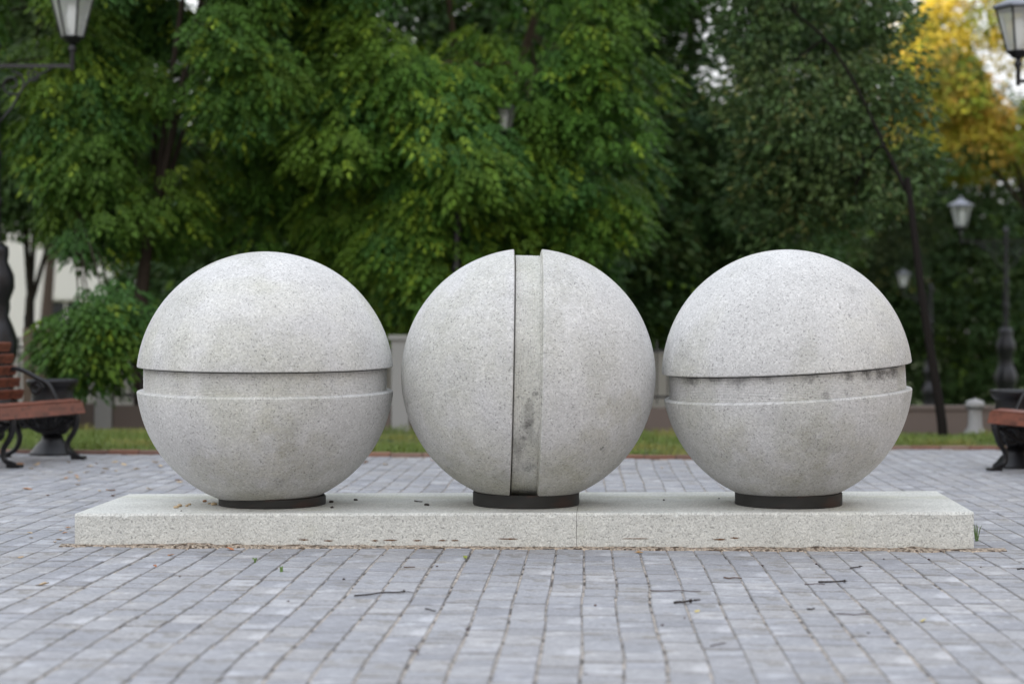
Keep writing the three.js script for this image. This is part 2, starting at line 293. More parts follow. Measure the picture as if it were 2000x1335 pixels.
// sand and dirt heaped along the foot of the plinth
{
  const pos = [], uv = [], col = [], n = 420, A = [PL.fl[0] - 0.06, PL.fl[1]], B = [PL.fr[0] + 0.14, PL.fr[1]];
  const row = (i) => { const u = i / n, x = A[0] + (B[0] - A[0]) * u, d = A[1] + (B[1] - A[1]) * u, f = fbm(u * 60, 2, 3, 4), f2 = fbm(u * 22, 9, 1, 4), w = 0.015 + 0.11 * Math.max(0, f2 - 0.3) + 0.03 * f, h = 0.004 + 0.028 * f * f2, y = G(x, -d);
    return [[x, y + h, -d + 0.001 - 0.01], [x, y + h, -d + 0.003], [x, y + h * 0.75, -d + w * 0.35], [x, y + h * 0.3 + 0.002, -d + w * 0.75], [x, y - 0.006, -d + w]]; };
  let a = row(0);
  for (let i = 1; i <= n; i++) { const b = row(i); for (let k = 0; k < 4; k++) { pos.push(...a[k], ...a[k + 1], ...b[k + 1], ...a[k], ...b[k + 1], ...b[k]); } a = b; }
  const g = new THREE.BufferGeometry(); g.setAttribute('position', new THREE.Float32BufferAttribute(pos, 3)); g.computeVertexNormals();
  const dt = tex(512, 512, (i, j, c) => { const u = i / 512, v = j / 512, k = 0.6 + 0.6 * wn(u, v, 120, 120, 1), m = wn(u, v, 20, 20, 4), d = sstep(0.6, 0.72, wn(u, v, 45, 45, 7)); c[0] = (150 + 26 * m - 70 * d) * k; c[1] = (136 + 26 * m - 70 * d) * k; c[2] = (123 + 22 * m - 68 * d) * k; });
  dt.repeat.set(1.6, 1.6);
  tag(obj('dirt', boxUV(g), std(0xffffff, 1, { map: dt })), 'sand and dirt gathered along the foot of the plinth', 'dirt', null, 'stuff');
}

// ---------------------------------------------------------------- stone balls
function stoneBall(label, c, R, gHi, gLo, rot, seed, marks, ringX) {
  const t = thing('stone_ball', label, 'stone ball', c, 'granite balls on the plinth');
  const inv = new THREE.Quaternion().setFromEuler(rot);
  t.quaternion.copy(inv);
  const TW = 2048, TH = 1024, q = V();
  const rows = [];
  const bumpA = new Uint8Array(TW * TH), w = V();
  const map = tex(TW, TH, (i, j, o) => {
    const ph = ((i + 0.5) / TW - 0.5) * 2 * Math.PI, th = (1 - (j + 0.5) / TH) * Math.PI, s = Math.sin(th) * R;
    const x = Math.sin(ph) * s, y = Math.cos(th) * R, z = Math.cos(ph) * s;
    if (z < -0.25 * R) { o[0] = 184; o[1] = 185; o[2] = 182; bumpA[j * TW + i] = 128; return; }
    const [g, dark] = granite(x + seed, y, z);
    w.set(x, y, z).applyQuaternion(inv);
    const big = fbm(x * 3 + seed, y * 3, z * 3, 3) - 0.5, md = fbm(x * 11, y * 11 + seed, z * 11, 3) - 0.5;
    let k = 191 + (g - 0.5) * 122 + big * 20 + md * 17;
    let yel = sstep(0.52, 0.75, fbm(w.x * 2.4 + seed, w.y * 5, w.z * 3, 4)) * 0.6;
    const gr = sstep(0.5, 0.68, fbm(w.x * 3.5 + seed * 2, w.y * 1.6, w.z * 3.5, 5)) * (0.5 + 0.7 * vn(x * 60, y * 60, z * 60)); k -= gr * 10;
    o[0] = k; o[1] = k * 0.997; o[2] = k * (0.995 - 0.03 * yel - 0.02 * gr);
    if (marks) marks(w, o, y);
    bumpA[j * TW + i] = 255 * (0.55 * g + 0.45 * vn(x * 120 + 4, y * 120, z * 120));
  });
  const bt = new THREE.DataTexture(bumpA, TW, TH, THREE.RedFormat); bt.magFilter = THREE.LinearFilter; bt.minFilter = THREE.LinearMipmapLinearFilter; bt.generateMipmaps = true; bt.wrapS = THREE.RepeatWrapping; bt.needsUpdate = true;
  const mat = std(0xffffff, 0.85, { map, bumpMap: bt, bumpScale: 0.0028 });
  const NS = 224, rg = R - 0.033;
  const rev = (prof, disp) => {
    const pos = [], uv = [], idx = [];
    prof.forEach(([r, y], a) => { for (let i = 0; i <= NS; i++) {
      const ph = (i / NS - 0.5) * 2 * Math.PI; let x = Math.sin(ph) * r, z = Math.cos(ph) * r, yy = y;
      const n = 1 + disp * ((fbm(x * 2.2 + seed, y * 2.2, z * 2.2, 2) - 0.5) * 2 + 0.35 * (vn(x * 9, y * 9 + seed, z * 9) - 0.5));
      x *= n; z *= n; yy *= Math.abs(y) > Math.max(gHi, gLo) + 0.02 ? n : 1;
      pos.push(x, yy, z); const L = Math.hypot(x, yy, z); uv.push(i / NS, 1 - Math.acos(Math.max(-1, Math.min(1, yy / L))) / Math.PI);
    } });
    for (let a = 0; a < prof.length - 1; a++) for (let i = 0; i < NS; i++) { const p = a * (NS + 1) + i, s = p + NS + 1; idx.push(p, s, p + 1, s, s + 1, p + 1); }
    const g = new THREE.BufferGeometry(); g.setAttribute('position', new THREE.Float32BufferAttribute(pos, 3)); g.setAttribute('uv', new THREE.Float32BufferAttribute(uv, 2)); g.setIndex(idx); return toCreasedNormals(g, 0.35);
  };
  const cap = (y0, sgn) => { const p = [], th1 = Math.acos(y0 / R), n = 90; for (let i = 0; i <= n; i++) { const th = th1 * i / n; p.push([Math.max(1e-4, Math.sin(th) * R), Math.cos(th) * R]); }
    const e = p[p.length - 1]; p.pop(); p.push([e[0] - 0.0005, y0 + 0.004]); if (sgn > 0) p.push([e[0] - 0.003, y0], [e[0] - 0.008, y0 + 0.003], [rg - 0.06, y0 + 0.016]); else p.push([e[0] - 0.004, y0 - 0.001], [e[0] - 0.012, y0 - 0.0035], [rg - 0.02, y0 - 0.0045]); return sgn > 0 ? p : p.map(([r, y]) => [r, -y]).reverse(); };
  obj('upper_half', rev(cap(gHi, 1), 0.004), mat, t);
  const band = []; const nb = 56; for (let i = 0; i <= nb; i++) { const y = gHi + 0.013 - (gHi + gLo + 0.011) * i / nb; band.push([rg + 0.0011 * Math.sin(i * 2.1) + 0.0012 * (hash3(i, seed | 0, 4) - 0.5), y]); }
  // a deep cut right under the upper lip, then the chiselled band
  for (const b of band) if (b[1] > gHi - 0.0065) b[0] -= 0.034;
  obj('groove_band', rev(band, 0.002), mat, t);
  obj('lower_half', rev(cap(gLo, -1), 0.004), mat, t);
  return t;
}
const DB = 8.38, sB = F / DB;                       // depth of the ball centres
const ringH = 0.056, onTop = PL.top;
function addBall(i, label, px, top, Rpx, hi, lo, rot, marks, tall = 1) {
  const R = Rpx / sB, c = P(px, top + Rpx * tall, DB), t = stoneBall(label, c, R, hi / sB, lo / sB, rot, i * 13.7 + 2.1, marks);
  t.scale.y = tall; return { t, c, R, tall };
}
// chips and ragged spots of grime on the stone
const spot = (o, w, cx, cy, r, k) => { const d = Math.hypot(w.x - cx, (w.y - cy)) / r; if (d < 1.6) { const n = sstep(1.25, 0.2, d + 1.6 * (fbm(w.x * 70, w.y * 70, 3, 3) - 0.45)); const f = 1 - 0.45 * k * n * (0.4 + 1.1 * vn(w.x * 190, w.y * 190, w.z * 190)); o[0] *= f; o[1] *= f; o[2] *= f; } };
// olive brown dirt and lichen in ragged patches, with a grain of its own, also painted as shade to darken the undersides
const lichenAndShade = (o, w, list) => { if (w.z < 0) return; for (const [cx, cy, r] of list) { const d = Math.hypot(w.x - cx, (w.y - cy) * 1.15) / r; if (d > 1.5) continue; const m = sstep(0.35, 0.75, fbm(w.x * 16 + cx * 9, w.y * 16, w.z * 16, 5) + 0.34 * (1 - d)) * sstep(1.5, 0.8, d) * (0.35 + 0.9 * vn(w.x * 130, w.y * 130, w.z * 130)); o[0] *= 1 - 0.062 * m; o[1] *= 1 - 0.066 * m; o[2] *= 1 - 0.092 * m; } };
const line = (o, w, x0, y0, x1, y1, width, k) => { const dx = x1 - x0, dy = y1 - y0, L = Math.hypot(dx, dy), t = ((w.x - x0) * dx + (w.y - y0) * dy) / L / L, d = ((w.x - x0) * dy - (w.y - y0) * dx) / L + 0.012 * (fbm(t * 6, 3, 1, 2) - 0.5) + 0.05 * t * (1 - t); if (t < 0 || t > 1 || Math.abs(d) > width) return; const f = 1 + k * (1 - Math.abs(d) / width) * (0.3 + vn(w.x * 40, w.y * 40, 2)) * sstep(0, 0.15, t) * sstep(1, 0.85, t); o[0] *= f; o[1] *= f; o[2] *= f; };
const b1 = addBall(0, 'x', 519.5, 491, 249, 25, 22, new THREE.Euler(0.028, 0, -0.004), (w, o, y) => { lichenAndShade(o, w, [[0.06, -0.4, 0.17], [0.24, -0.34, 0.13], [-0.2, -0.38, 0.12], [0.1, -0.2, 0.1]]); spot(o, w, 0.2, -0.19, 0.02, 0.12); spot(o, w, -0.12, 0.14, 0.008, 0.3); spot(o, w, 0.11, -0.45, 0.025, 0.18); });
const b2 = addBall(1, 'middle stone ball split by an upright groove', 1032, 485, 248, 33, 21, new THREE.Euler(0, 0.012, Math.PI / 2 - 0.02), (w, o, y) => {
  lichenAndShade(o, w, [[-0.28, -0.38, 0.16], [0.3, -0.36, 0.15], [0.14, -0.46, 0.12], [-0.12, -0.5, 0.1], [0.42, -0.15, 0.1]]); line(o, w, -0.58, -0.14, -0.12, 0.02, 0.006, 0.07); line(o, w, 0.08, 0.2, 0.5, 0.37, 0.007, 0.035);
  for (const [x, yy, r, k] of [[0.025, -0.07, 0.016, 0.5], [0.0, -0.1, 0.012, 0.3], [-0.02, -0.22, 0.022, 0.4], [0.01, -0.2, 0.02, 0.35], [-0.025, -0.28, 0.016, 0.42], [0.0, -0.42, 0.03, 0.35], [-0.04, 0.1, 0.02, 0.16], [0.32, -0.32, 0.008, 0.6], [0.33, -0.31, 0.006, 0.6], [-0.55, -0.12, 0.018, 0.25]]) spot(o, w, x, yy, r, k);
  if (y < 0.08 && y > -0.052) { const n = fbm(w.x * 12, w.y * 6, 3, 4), f = 1 - 0.22 * sstep(0.5, 0.75, n); o[0] *= f; o[1] *= f; o[2] *= f * 0.98; }
});
const b3 = addBall(2, 'x', 1536, 487, 242, 17, 32, new THREE.Euler(0.03, 0, 0.056), (w, o, y) => { for (const [x, yy, r, k] of [[-0.5, -0.012, 0.03, 0.7], [-0.4, 0.0, 0.03, 0.5], [-0.3, -0.005, 0.04, 0.45], [-0.17, 0.012, 0.03, 0.4], [0.02, 0.012, 0.03, 0.4], [0.21, 0.026, 0.036, 0.7], [0.3, 0.03, 0.036, 0.8], [0.38, 0.03, 0.04, 0.7], [0.46, 0.036, 0.04, 0.7]]) if (y < 17 / sB - 0.004) spot(o, w, x, yy, r, k); lichenAndShade(o, w, [[0.1, -0.28, 0.15], [-0.12, -0.42, 0.14], [0.26, -0.36, 0.12], [-0.3, -0.28, 0.1], [0.05, -0.47, 0.13]]); spot(o, w, 0.24, 0.39, 0.03, 0.22); spot(o, w, 0.1, -0.07, 0.02, 0.35); spot(o, w, 0.19, -0.06, 0.016, 0.3); spot(o, w, 0.05, -0.28, 0.05, 0.1); spot(o, w, 0.12, -0.3, 0.05, 0.12); spot(o, w, -0.5, 0.1, 0.03, 0.12); }, 1.025);
b1.t.userData.label = 'stone ball with a level groove round it, dark under the lip from shadow alone';  // no stain drawn under this lip, the cut casts the dark line
b3.t.userData.label = 'stone ball whose groove is tilted and darkly stained under the lip';
const rings = [[531.5, 'black ring under the stone ball with the level groove'], [1027.5, 'black ring under the middle ball with the upright groove'], [1540.5, 'black ring under the stone ball with the tilted stained groove']];
[b1, b2, b3].forEach((b, i) => {
  const x = (rings[i][0] - 1000) / F * DB, Rr = 104 / sB, yb = onTop + 0.0005;
  // ring top meets the ball: height where the sphere has the ring's inner radius
  const contact = b.c.y - b.tall * Math.sqrt(b.R * b.R - Math.pow(Rr - 0.012, 2)), h = contact - yb + 0.006;
  const g = lathe([[0.001, 0], [Rr - 0.002, 0], [Rr, 0.004], [Rr, h - 0.006], [Rr - 0.005, h], [Rr - 0.03, h - 0.002], [Rr - 0.05, h - 0.03], [0.001, h - 0.03]], 72);
  const t = obj('base_ring', g, M.ring); t.position.set(x, yb, -DB); tag(t, rings[i][1], 'ring', 'black rings under the balls');
});
// ---------------------------------------------------------------- trees
const bark = (r, g, b) => new THREE.MeshPhysicalMaterial({ color: S(r, g, b), roughness: 0.95, specularIntensity: 0.25 });
const leafMat = (tr = 0.4) => new THREE.MeshPhysicalMaterial({ color: 0xffffff, vertexColors: true, roughness: 0.62, transmission: tr, thickness: 0, ior: 1.3, side: THREE.DoubleSide });
const LEAF = leafMat(0.2);
class Leaves {
  constructor() { this.p = []; this.c = []; }
  // one leaflet: two faces folded along the midrib
  leaf(b, dir, side, len, wid, col, fold = 0.25) {
    const n = _n.crossVectors(dir, side).normalize();
    const tx = b.x + dir.x * len - n.x * len * 0.12, ty = b.y + dir.y * len - n.y * len * 0.12, tz = b.z + dir.z * len - n.z * len * 0.12, m = 0.42, f = wid * fold;
    const mx = b.x + dir.x * len * m, my = b.y + dir.y * len * m, mz = b.z + dir.z * len * m;
    const lx = mx + side.x * wid / 2 + n.x * f, ly = my + side.y * wid / 2 + n.y * f, lz = mz + side.z * wid / 2 + n.z * f;
    const rx = mx - side.x * wid / 2 + n.x * f, ry = my - side.y * wid / 2 + n.y * f, rz = mz - side.z * wid / 2 + n.z * f;
    this.p.push(b.x, b.y, b.z, tx, ty, tz, lx, ly, lz, b.x, b.y, b.z, rx, ry, rz, tx, ty, tz);
    for (let i = 0; i < 6; i++) this.c.push(col[0], col[1], col[2]);
  }
  geometry() { const g = new THREE.BufferGeometry(); g.setAttribute('position', new THREE.BufferAttribute(new Float32Array(this.p), 3)); g.setAttribute('color', new THREE.BufferAttribute(new Float32Array(this.c), 3)); g.computeVertexNormals(); return g; }
}
const _n = V(), _a = V(), _b = V(), _s = V(), _d = V(), _l = V(), UP = V(0, 1, 0);
// a spray of drooping compound leaves round a point
function compound(L, r, at, out, size, col, pairs = 2) {
  _d.copy(out).normalize(); _s.crossVectors(_d, UP); if (_s.lengthSq() < 1e-4) _s.set(1, 0, 0); _s.normalize();
  const roll = (r() - 0.5) * 1.2; _s.applyAxisAngle(_d, roll);
  const rl = size * 1.5;
  for (let k = 0; k <= pairs; k++) {
    const t = (k + 0.6) / (pairs + 0.6); _b.copy(at).addScaledVector(_d, rl * t); _b.y -= rl * 0.3 * t * t;
    const lo = size * (0.8 + 0.4 * r()), wi = lo * (0.40 + 0.1 * r()), v = 0.85 + 0.3 * r(), cc = [col[0] * v, col[1] * v, col[2] * v];
    if (k === pairs) { _l.copy(_d); _l.y -= 0.5; _l.normalize(); _a.copy(_s); L.leaf(_b, _l, _a, lo * 1.15, wi * 1.1, cc); }
    else for (const sg of [-1, 1]) { _l.copy(_d).multiplyScalar(0.55).addScaledVector(_s, sg * 0.85); _l.y -= 0.35 + 0.35 * r(); _l.normalize(); _a.copy(_d).addScaledVector(_l, -_d.dot(_l)).normalize(); L.leaf(_b, _l, _a, lo, wi, cc); }
  }
}
function plainSpray(L, r, at, out, size, col) {
  for (let k = 0; k < 3; k++) { _l.set(out.x + (r() - 0.5) * 1.5, out.y + (r() - 0.5) * 1.3 - 0.2, out.z + (r() - 0.5) * 1.5).normalize(); _s.set(r() - 0.5, r() - 0.5, r() - 0.5).cross(_l).normalize(); _b.set(at.x + (r() - 0.5) * size * 2, at.y + (r() - 0.5) * size * 2, at.z + (r() - 0.5) * size * 2); const v = 0.8 + 0.4 * r(); L.leaf(_b, _l, _s, size * (0.8 + 0.4 * r()), size * 0.62, [col[0] * v, col[1] * v, col[2] * v]); }
}
/* tree: trunk from its foot, limbs into the crown, clumps of leaves through the crown's outer volume.
   lobes: [centre, radii] ellipsoids that together give the crown's outline */
function tree(o) {
  const r = rng(o.seed), t = thing(o.name, o.label, 'tree', V(0, 0, 0), o.group), L = new Leaves();
  const fy = G(o.foot.x, o.foot.z), foot = V(o.foot.x, fy - 0.05, o.foot.z), fork = V(o.fork.x, o.fork.y, o.fork.z);
  const mid = foot.clone().lerp(fork, 0.5).add(V((r() - 0.5) * 0.15, 0, (r() - 0.5) * 0.15));
  obj('trunk', [tube([foot.clone().add(V(0, -0.1, 0)), foot.clone().add(V(0, 0.12, 0)), mid, fork], o.girth * 1.15, 18, 10, o.girth * 0.7)], o.bark, t);
  const clumps = [], gaps = o.gaps || [];
  o.lobes.forEach(([c, R, n, size], li) => {
    for (let i = 0; i < n; i++) {
      let a, tries = 0;
      do { const z = 2 * r() - 1, ph = r() * 6.2832, q = Math.sqrt(1 - z * z), rr = (o.shell ?? 0.62) + (1 - (o.shell ?? 0.62)) * Math.sqrt(r()); a = V(c.x + q * Math.cos(ph) * R.x * rr, c.y + z * R.y * rr, c.z + q * Math.sin(ph) * R.z * rr); tries++; }
      while (tries < 9 && (a.y < (o.floor ?? 0.7) || (o.lump && fbm(a.x * 1.15 + o.seed, a.y * 0.9, a.z * 0.8, 2) < o.lump) || gaps.some(([g, gr]) => a.distanceTo(g) < gr)));
      if (tries >= 9) continue;
      if (o.front !== undefined && a.z < c.z - R.z * o.front && r() < 0.7) continue;
      clumps.push({ a, c, out: V((a.x - c.x) / R.x, (a.y - c.y) / R.y, (a.z - c.z) / R.z).normalize(), size });
    }
  });
  // limbs
  const nl = o.limbs ?? 6, picks = [];
  for (let i = 0; i < nl; i++) { const c = clumps[Math.floor(r() * clumps.length)]; if (c) picks.push(c); }
  const limbGeos = picks.map((c) => { const m = fork.clone().lerp(c.a, 0.5).add(V(0, 0.35, 0)); const a0 = fork.clone().add(V(0, -0.15, 0)), cv = new THREE.CatmullRomCurve3([a0, m, c.a]); return { g: [tube([a0, m, c.a], o.girth * 0.45, 14, 6, 0.012)], pts: [0.35, 0.5, 0.65, 0.8, 0.95].map((k) => cv.getPointAt(k)) }; });
  clumps.forEach((c, i) => { if (i % (o.twigEvery ?? 3)) return; let best = 0, bd = 1e9, bp = null; limbGeos.forEach((l, k) => l.pts.forEach((p) => { const d = p.distanceTo(c.a); if (d < bd) { bd = d; best = k; bp = p; } })); if (bd < 2.2 && bp) limbGeos[best].g.push(tube([bp, bp.clone().lerp(c.a, 0.55).add(V(0, 0.1, 0)), c.a, c.a.clone().addScaledVector(c.out, 0.2).add(V(0, -0.16, 0))], 0.014, 8, 4, 0.004)); });
  limbGeos.forEach((l) => obj('limb', l.g, o.bark, t));
  // leaves
  const cs = o.clump ?? 0.42;
  for (const c of clumps) {
    const per = Math.round(o.per * (0.7 + 0.6 * r())), R = (c.size ?? cs) * (0.7 + 0.6 * r()), young = r() < (o.young ?? 0.12);
    const base = o.colors[Math.floor(r() * o.colors.length)];
    for (let k = 0; k < per; k++) {
      const z = 2 * r() - 1, ph = r() * 6.2832, q = Math.sqrt(1 - z * z), rr = Math.cbrt(0.12 + 0.88 * r());
      const e = V(q * Math.cos(ph), z, q * Math.sin(ph)), at = V(c.a.x + e.x * R * rr * 1.15, c.a.y + e.y * R * rr * (o.flat ?? 0.62) - 0.22 * R * (e.x * e.x + e.z * e.z) * rr, c.a.z + e.z * R * rr * 1.15);
      if (gaps.some(([g, gr]) => at.distanceTo(g) < gr * 0.85)) continue;
      const out = V(e.x + c.out.x * 0.6, (o.droop ?? -0.35) + e.y * 0.35, e.z + c.out.z * 0.6 + 0.0);
      let col = base; if (r() < (young ? 0.24 : 0.03)) col = o.youngColor || [0.16, 0.26, 0.03];
      const u = 0.8 + 0.4 * r(); const cc = [col[0] * u, col[1] * u, col[2] * u * (0.9 + 0.2 * r())];
      if (o.plain) plainSpray(L, r, at, out, o.leaf, cc); else compound(L, r, at, out, o.leaf, cc, o.pairs ?? 2);
    }
  }
  const cr = obj('crown', L.geometry(), o.mat || LEAF, t);
  triCount += L.p.length / 9;
  return t;
}
let triCount = 0;
const lanternInTree = P(985, 240, 18.8);
const GREEN = [[0.072, 0.17, 0.022], [0.085, 0.19, 0.024], [0.10, 0.20, 0.026], [0.062, 0.16, 0.032], [0.12, 0.22, 0.025]];
tree({ seed: 101, name: 'box_elder', label: 'large box elder with drooping compound leaves behind the middle stone ball', foot: V(-0.45, 0, -21), fork: V(-0.5, 2.4, -21), girth: 0.16, bark: bark(0.11, 0.085, 0.065),
  lobes: [[V(-0.9, 4.6, -20.8), V(2.3, 3.6, 2.5), 190], [V(0.55, 4.3, -20.4), V(1.35, 2.6, 1.7), 80], [V(-1.9, 2.6, -19.6), V(1.3, 1.55, 1.2), 60], [V(-0.6, 2.2, -19.6), V(1.0, 1.35, 1.0), 44], [V(-1.2, 2.7, -18.7), V(1.1, 1.0, 0.7), 32], [V(-0.5, 7.6, -19.8), V(3.2, 2.6, 3.4), 150, 0.6]],
  per: 92, leaf: 0.092, colors: GREEN, gaps: [[lanternInTree, 0.26]], front: 0.35, floor: 1.15, limbs: 10, clump: 0.33, shell: 0.74, flat: 0.95, droop: -0.75, lump: 0.52, young: 0.34, youngColor: [0.24, 0.36, 0.035] });
tree({ seed: 202, name: 'box_elder', label: 'box elder on a thin dark trunk with low hanging sprays near the pale fence pillar', foot: V(-3.92, 0, -19), fork: V(-3.85, 2.1, -19), girth: 0.085, bark: bark(0.05, 0.04, 0.033),
  lobes: [[V(-4.2, 4.6, -19.6), V(2.4, 2.6, 2.2), 165], [V(-2.9, 4.3, -18.7), V(1.3, 1.5, 1.2), 80], [V(-4.6, 2.7, -18.2), V(0.75, 0.95, 0.6), 36], [V(-4.15, 1.45, -17.6), V(0.34, 0.75, 0.35), 20], [V(-5.0, 3.7, -18.5), V(0.8, 1.3, 0.7), 44], [V(-3.5, 5.0, -19.6), V(1.0, 0.9, 1.0), 40], [V(-4.4, 7.4, -18.8), V(2.8, 2.2, 3.0), 130, 0.6]],
  per: 92, leaf: 0.088, colors: GREEN.map((c) => c.map((v) => v * 0.84)), front: 0.4, floor: 0.55, limbs: 8, clump: 0.31, shell: 0.7, flat: 0.95, droop: -0.75, lump: 0.52, young: 0.25, youngColor: [0.24, 0.35, 0.035] });
tree({ seed: 303, name: 'linden_tree', label: 'dark bluish green broadleaf tree between the big box elder and the slim olive green tree', foot: V(2.7, 0, -27), fork: V(2.7, 2.4, -27), girth: 0.17, bark: bark(0.06, 0.05, 0.04),
  lobes: [[V(2.7, 4.8, -27), V(2.3, 3.2, 2.0), 230], [V(1.7, 2.6, -26), V(1.4, 1.2, 1.0), 70], [V(1.7, 5.4, -27.8), V(1.2, 1.6, 1.2), 60], [V(2.8, 8.6, -26.2), V(2.8, 2.2, 2.8), 90, 0.7], [V(3.6, 2.8, -26), V(1.3, 1.3, 1.0), 70]],
  per: 75, leaf: 0.10, plain: true, colors: [[0.055, 0.12, 0.036], [0.065, 0.135, 0.04], [0.08, 0.135, 0.036], [0.05, 0.115, 0.042]], front: 0.3, floor: 0.9, clump: 0.5, young: 0.1, youngColor: [0.11, 0.13, 0.04] });
tree({ seed: 404, name: 'slim_olive_tree', label: 'slim tree with greyish olive leaves on a dark trunk right behind the lawn', foot: V(3.96, 0, -16.45), fork: V(3.82, 2.45, -17.3), girth: 0.042, bark: bark(0.012, 0.01, 0.009),
  lobes: [[V(3.1, 3.9, -18.6), V(0.9, 1.7, 0.9), 74], [V(3.5, 2.9, -18.4), V(0.8, 0.8, 0.7), 40], [V(3.0, 2.5, -18.8), V(0.6, 0.6, 0.5), 20]],
  per: 44, leaf: 0.085, plain: true, colors: [[0.07, 0.125, 0.036], [0.06, 0.115, 0.034], [0.085, 0.135, 0.042], [0.055, 0.105, 0.036]], floor: 1.7, limbs: 2, twigEvery: 9, clump: 0.32, young: 0.2, youngColor: [0.15, 0.17, 0.05], flat: 0.9, droop: -0.6 });
// tall trees behind; sun reaches over the roofs to the right-hand ones
const YELLOW = [[0.56, 0.52, 0.06], [0.6, 0.5, 0.07], [0.62, 0.5, 0.06], [0.64, 0.42, 0.08], [0.36, 0.42, 0.05], [0.22, 0.30, 0.045], [0.10, 0.16, 0.04], [0.5, 0.38, 0.09]];
tree({ seed: 505, name: 'birch_tree', label: 'yellowing tree with sunlit golden foliage beyond the lamp posts', foot: V(12.1, 0, -40), fork: V(11.7, 3.6, -40), girth: 0.14, bark: bark(0.07, 0.06, 0.05),
  lobes: [[V(11.0, 6.6, -40), V(2.4, 2.8, 2.0), 190], [V(9.2, 5.7, -39), V(1.1, 1.4, 1.1), 60]],
  per: 60, leaf: 0.13, plain: true, colors: YELLOW, floor: 4.7, front: 0.5, lump: 0.5, clump: 0.42, flat: 0.9, droop: -0.5 });
tree({ seed: 506, name: 'birch_tree', label: 'tall loose tree with pale forked stems beside the golden tree', foot: V(7.3, 0, -41), fork: V(7.0, 3.4, -41), girth: 0.15, bark: bark(0.30, 0.27, 0.23),
  lobes: [[V(7.0, 5.6, -41), V(2.0, 3.2, 1.7), 110], [V(5.6, 3.8, -41), V(1.5, 1.8, 1.2), 60], [V(8.4, 3.6, -41.5), V(1.2, 1.5, 1.2), 40]],
  per: 46, leaf: 0.13, plain: true, colors: [[0.075, 0.115, 0.045], [0.065, 0.10, 0.042], [0.09, 0.12, 0.05], [0.06, 0.095, 0.045]], floor: 1.4, front: 0.5, clump: 0.46, young: 0.1, youngColor: [0.2, 0.19, 0.05], flat: 0.9, droop: -0.5 });
// dark undergrowth and trees closing the view
const BUSH = [[0.06, 0.12, 0.034], [0.07, 0.13, 0.036], [0.055, 0.115, 0.036], [0.08, 0.13, 0.036]];
[[-2.6, -25.5, 2.2, 5.2, 'dark bushy tree in the shade between the two box elders'], [0.5, -26, 2.2, 5.6, 'dark bushy tree in the shade directly behind the big box elder'], [3.4, -32, 2.5, 3.7, 'dark bushy tree in the shade behind the bluish broadleaf tree'], [7.2, -46, 3.0, 5.6, 'dark bushy tree in the shade behind the pale forked stems'], [11.4, -45.5, 3.4, 5.6, 'dark bushy tree in the shade below the golden tree'], [-4.9, -33, 2.0, 4.6, 'tall dark tree behind the box elder on the thin trunk'], [-7.4, -27.5, 1.7, 5.4, 'high crowned dark tree past the lamp with the long bracket', 3.3]].forEach(([x, z, R, h, label, clear], i) => {
  const y0 = G(x, z);
  tree({ seed: 700 + i, name: 'bushy_tree', label, group: 'dark trees closing the park', foot: V(x, 0, z), fork: V(x, y0 + h * 0.35, z), girth: 0.1, bark: bark(0.04, 0.034, 0.03),
    lobes: [[V(x, y0 + h * 0.55, z), V(R, h * 0.5, R * 0.7), Math.round(46 * R * h * 0.5)], [V(x + 0.3, y0 + h, z - 0.5), V(R * 0.9, h * 0.5, R * 0.7), Math.round(22 * R * h * 0.5)]],
    per: 42, leaf: 0.15, plain: true, colors: BUSH, floor: y0 + (clear ?? 0.25), clump: 0.6, flat: 0.9, limbs: 4, front: 0.4, young: 0.03, shell: 0.4 });
});
tree({ seed: 811, name: 'far_maple', label: 'far green tree seen past the lamp with the long bracket', foot: V(-13.6, 0, -52), fork: V(-13.4, 3, -52), girth: 0.2, bark: bark(0.08, 0.06, 0.05),
  lobes: [[V(-13.6, 7.6, -52), V(3.2, 3.6, 2.4), 120]], per: 50, leaf: 0.17, plain: true, colors: [[0.07, 0.13, 0.03], [0.09, 0.15, 0.03], [0.2, 0.2, 0.04]], floor: 1.4, clump: 0.7, flat: 0.9, front: 0.4 });
console.log('leaf triangles', triCount);

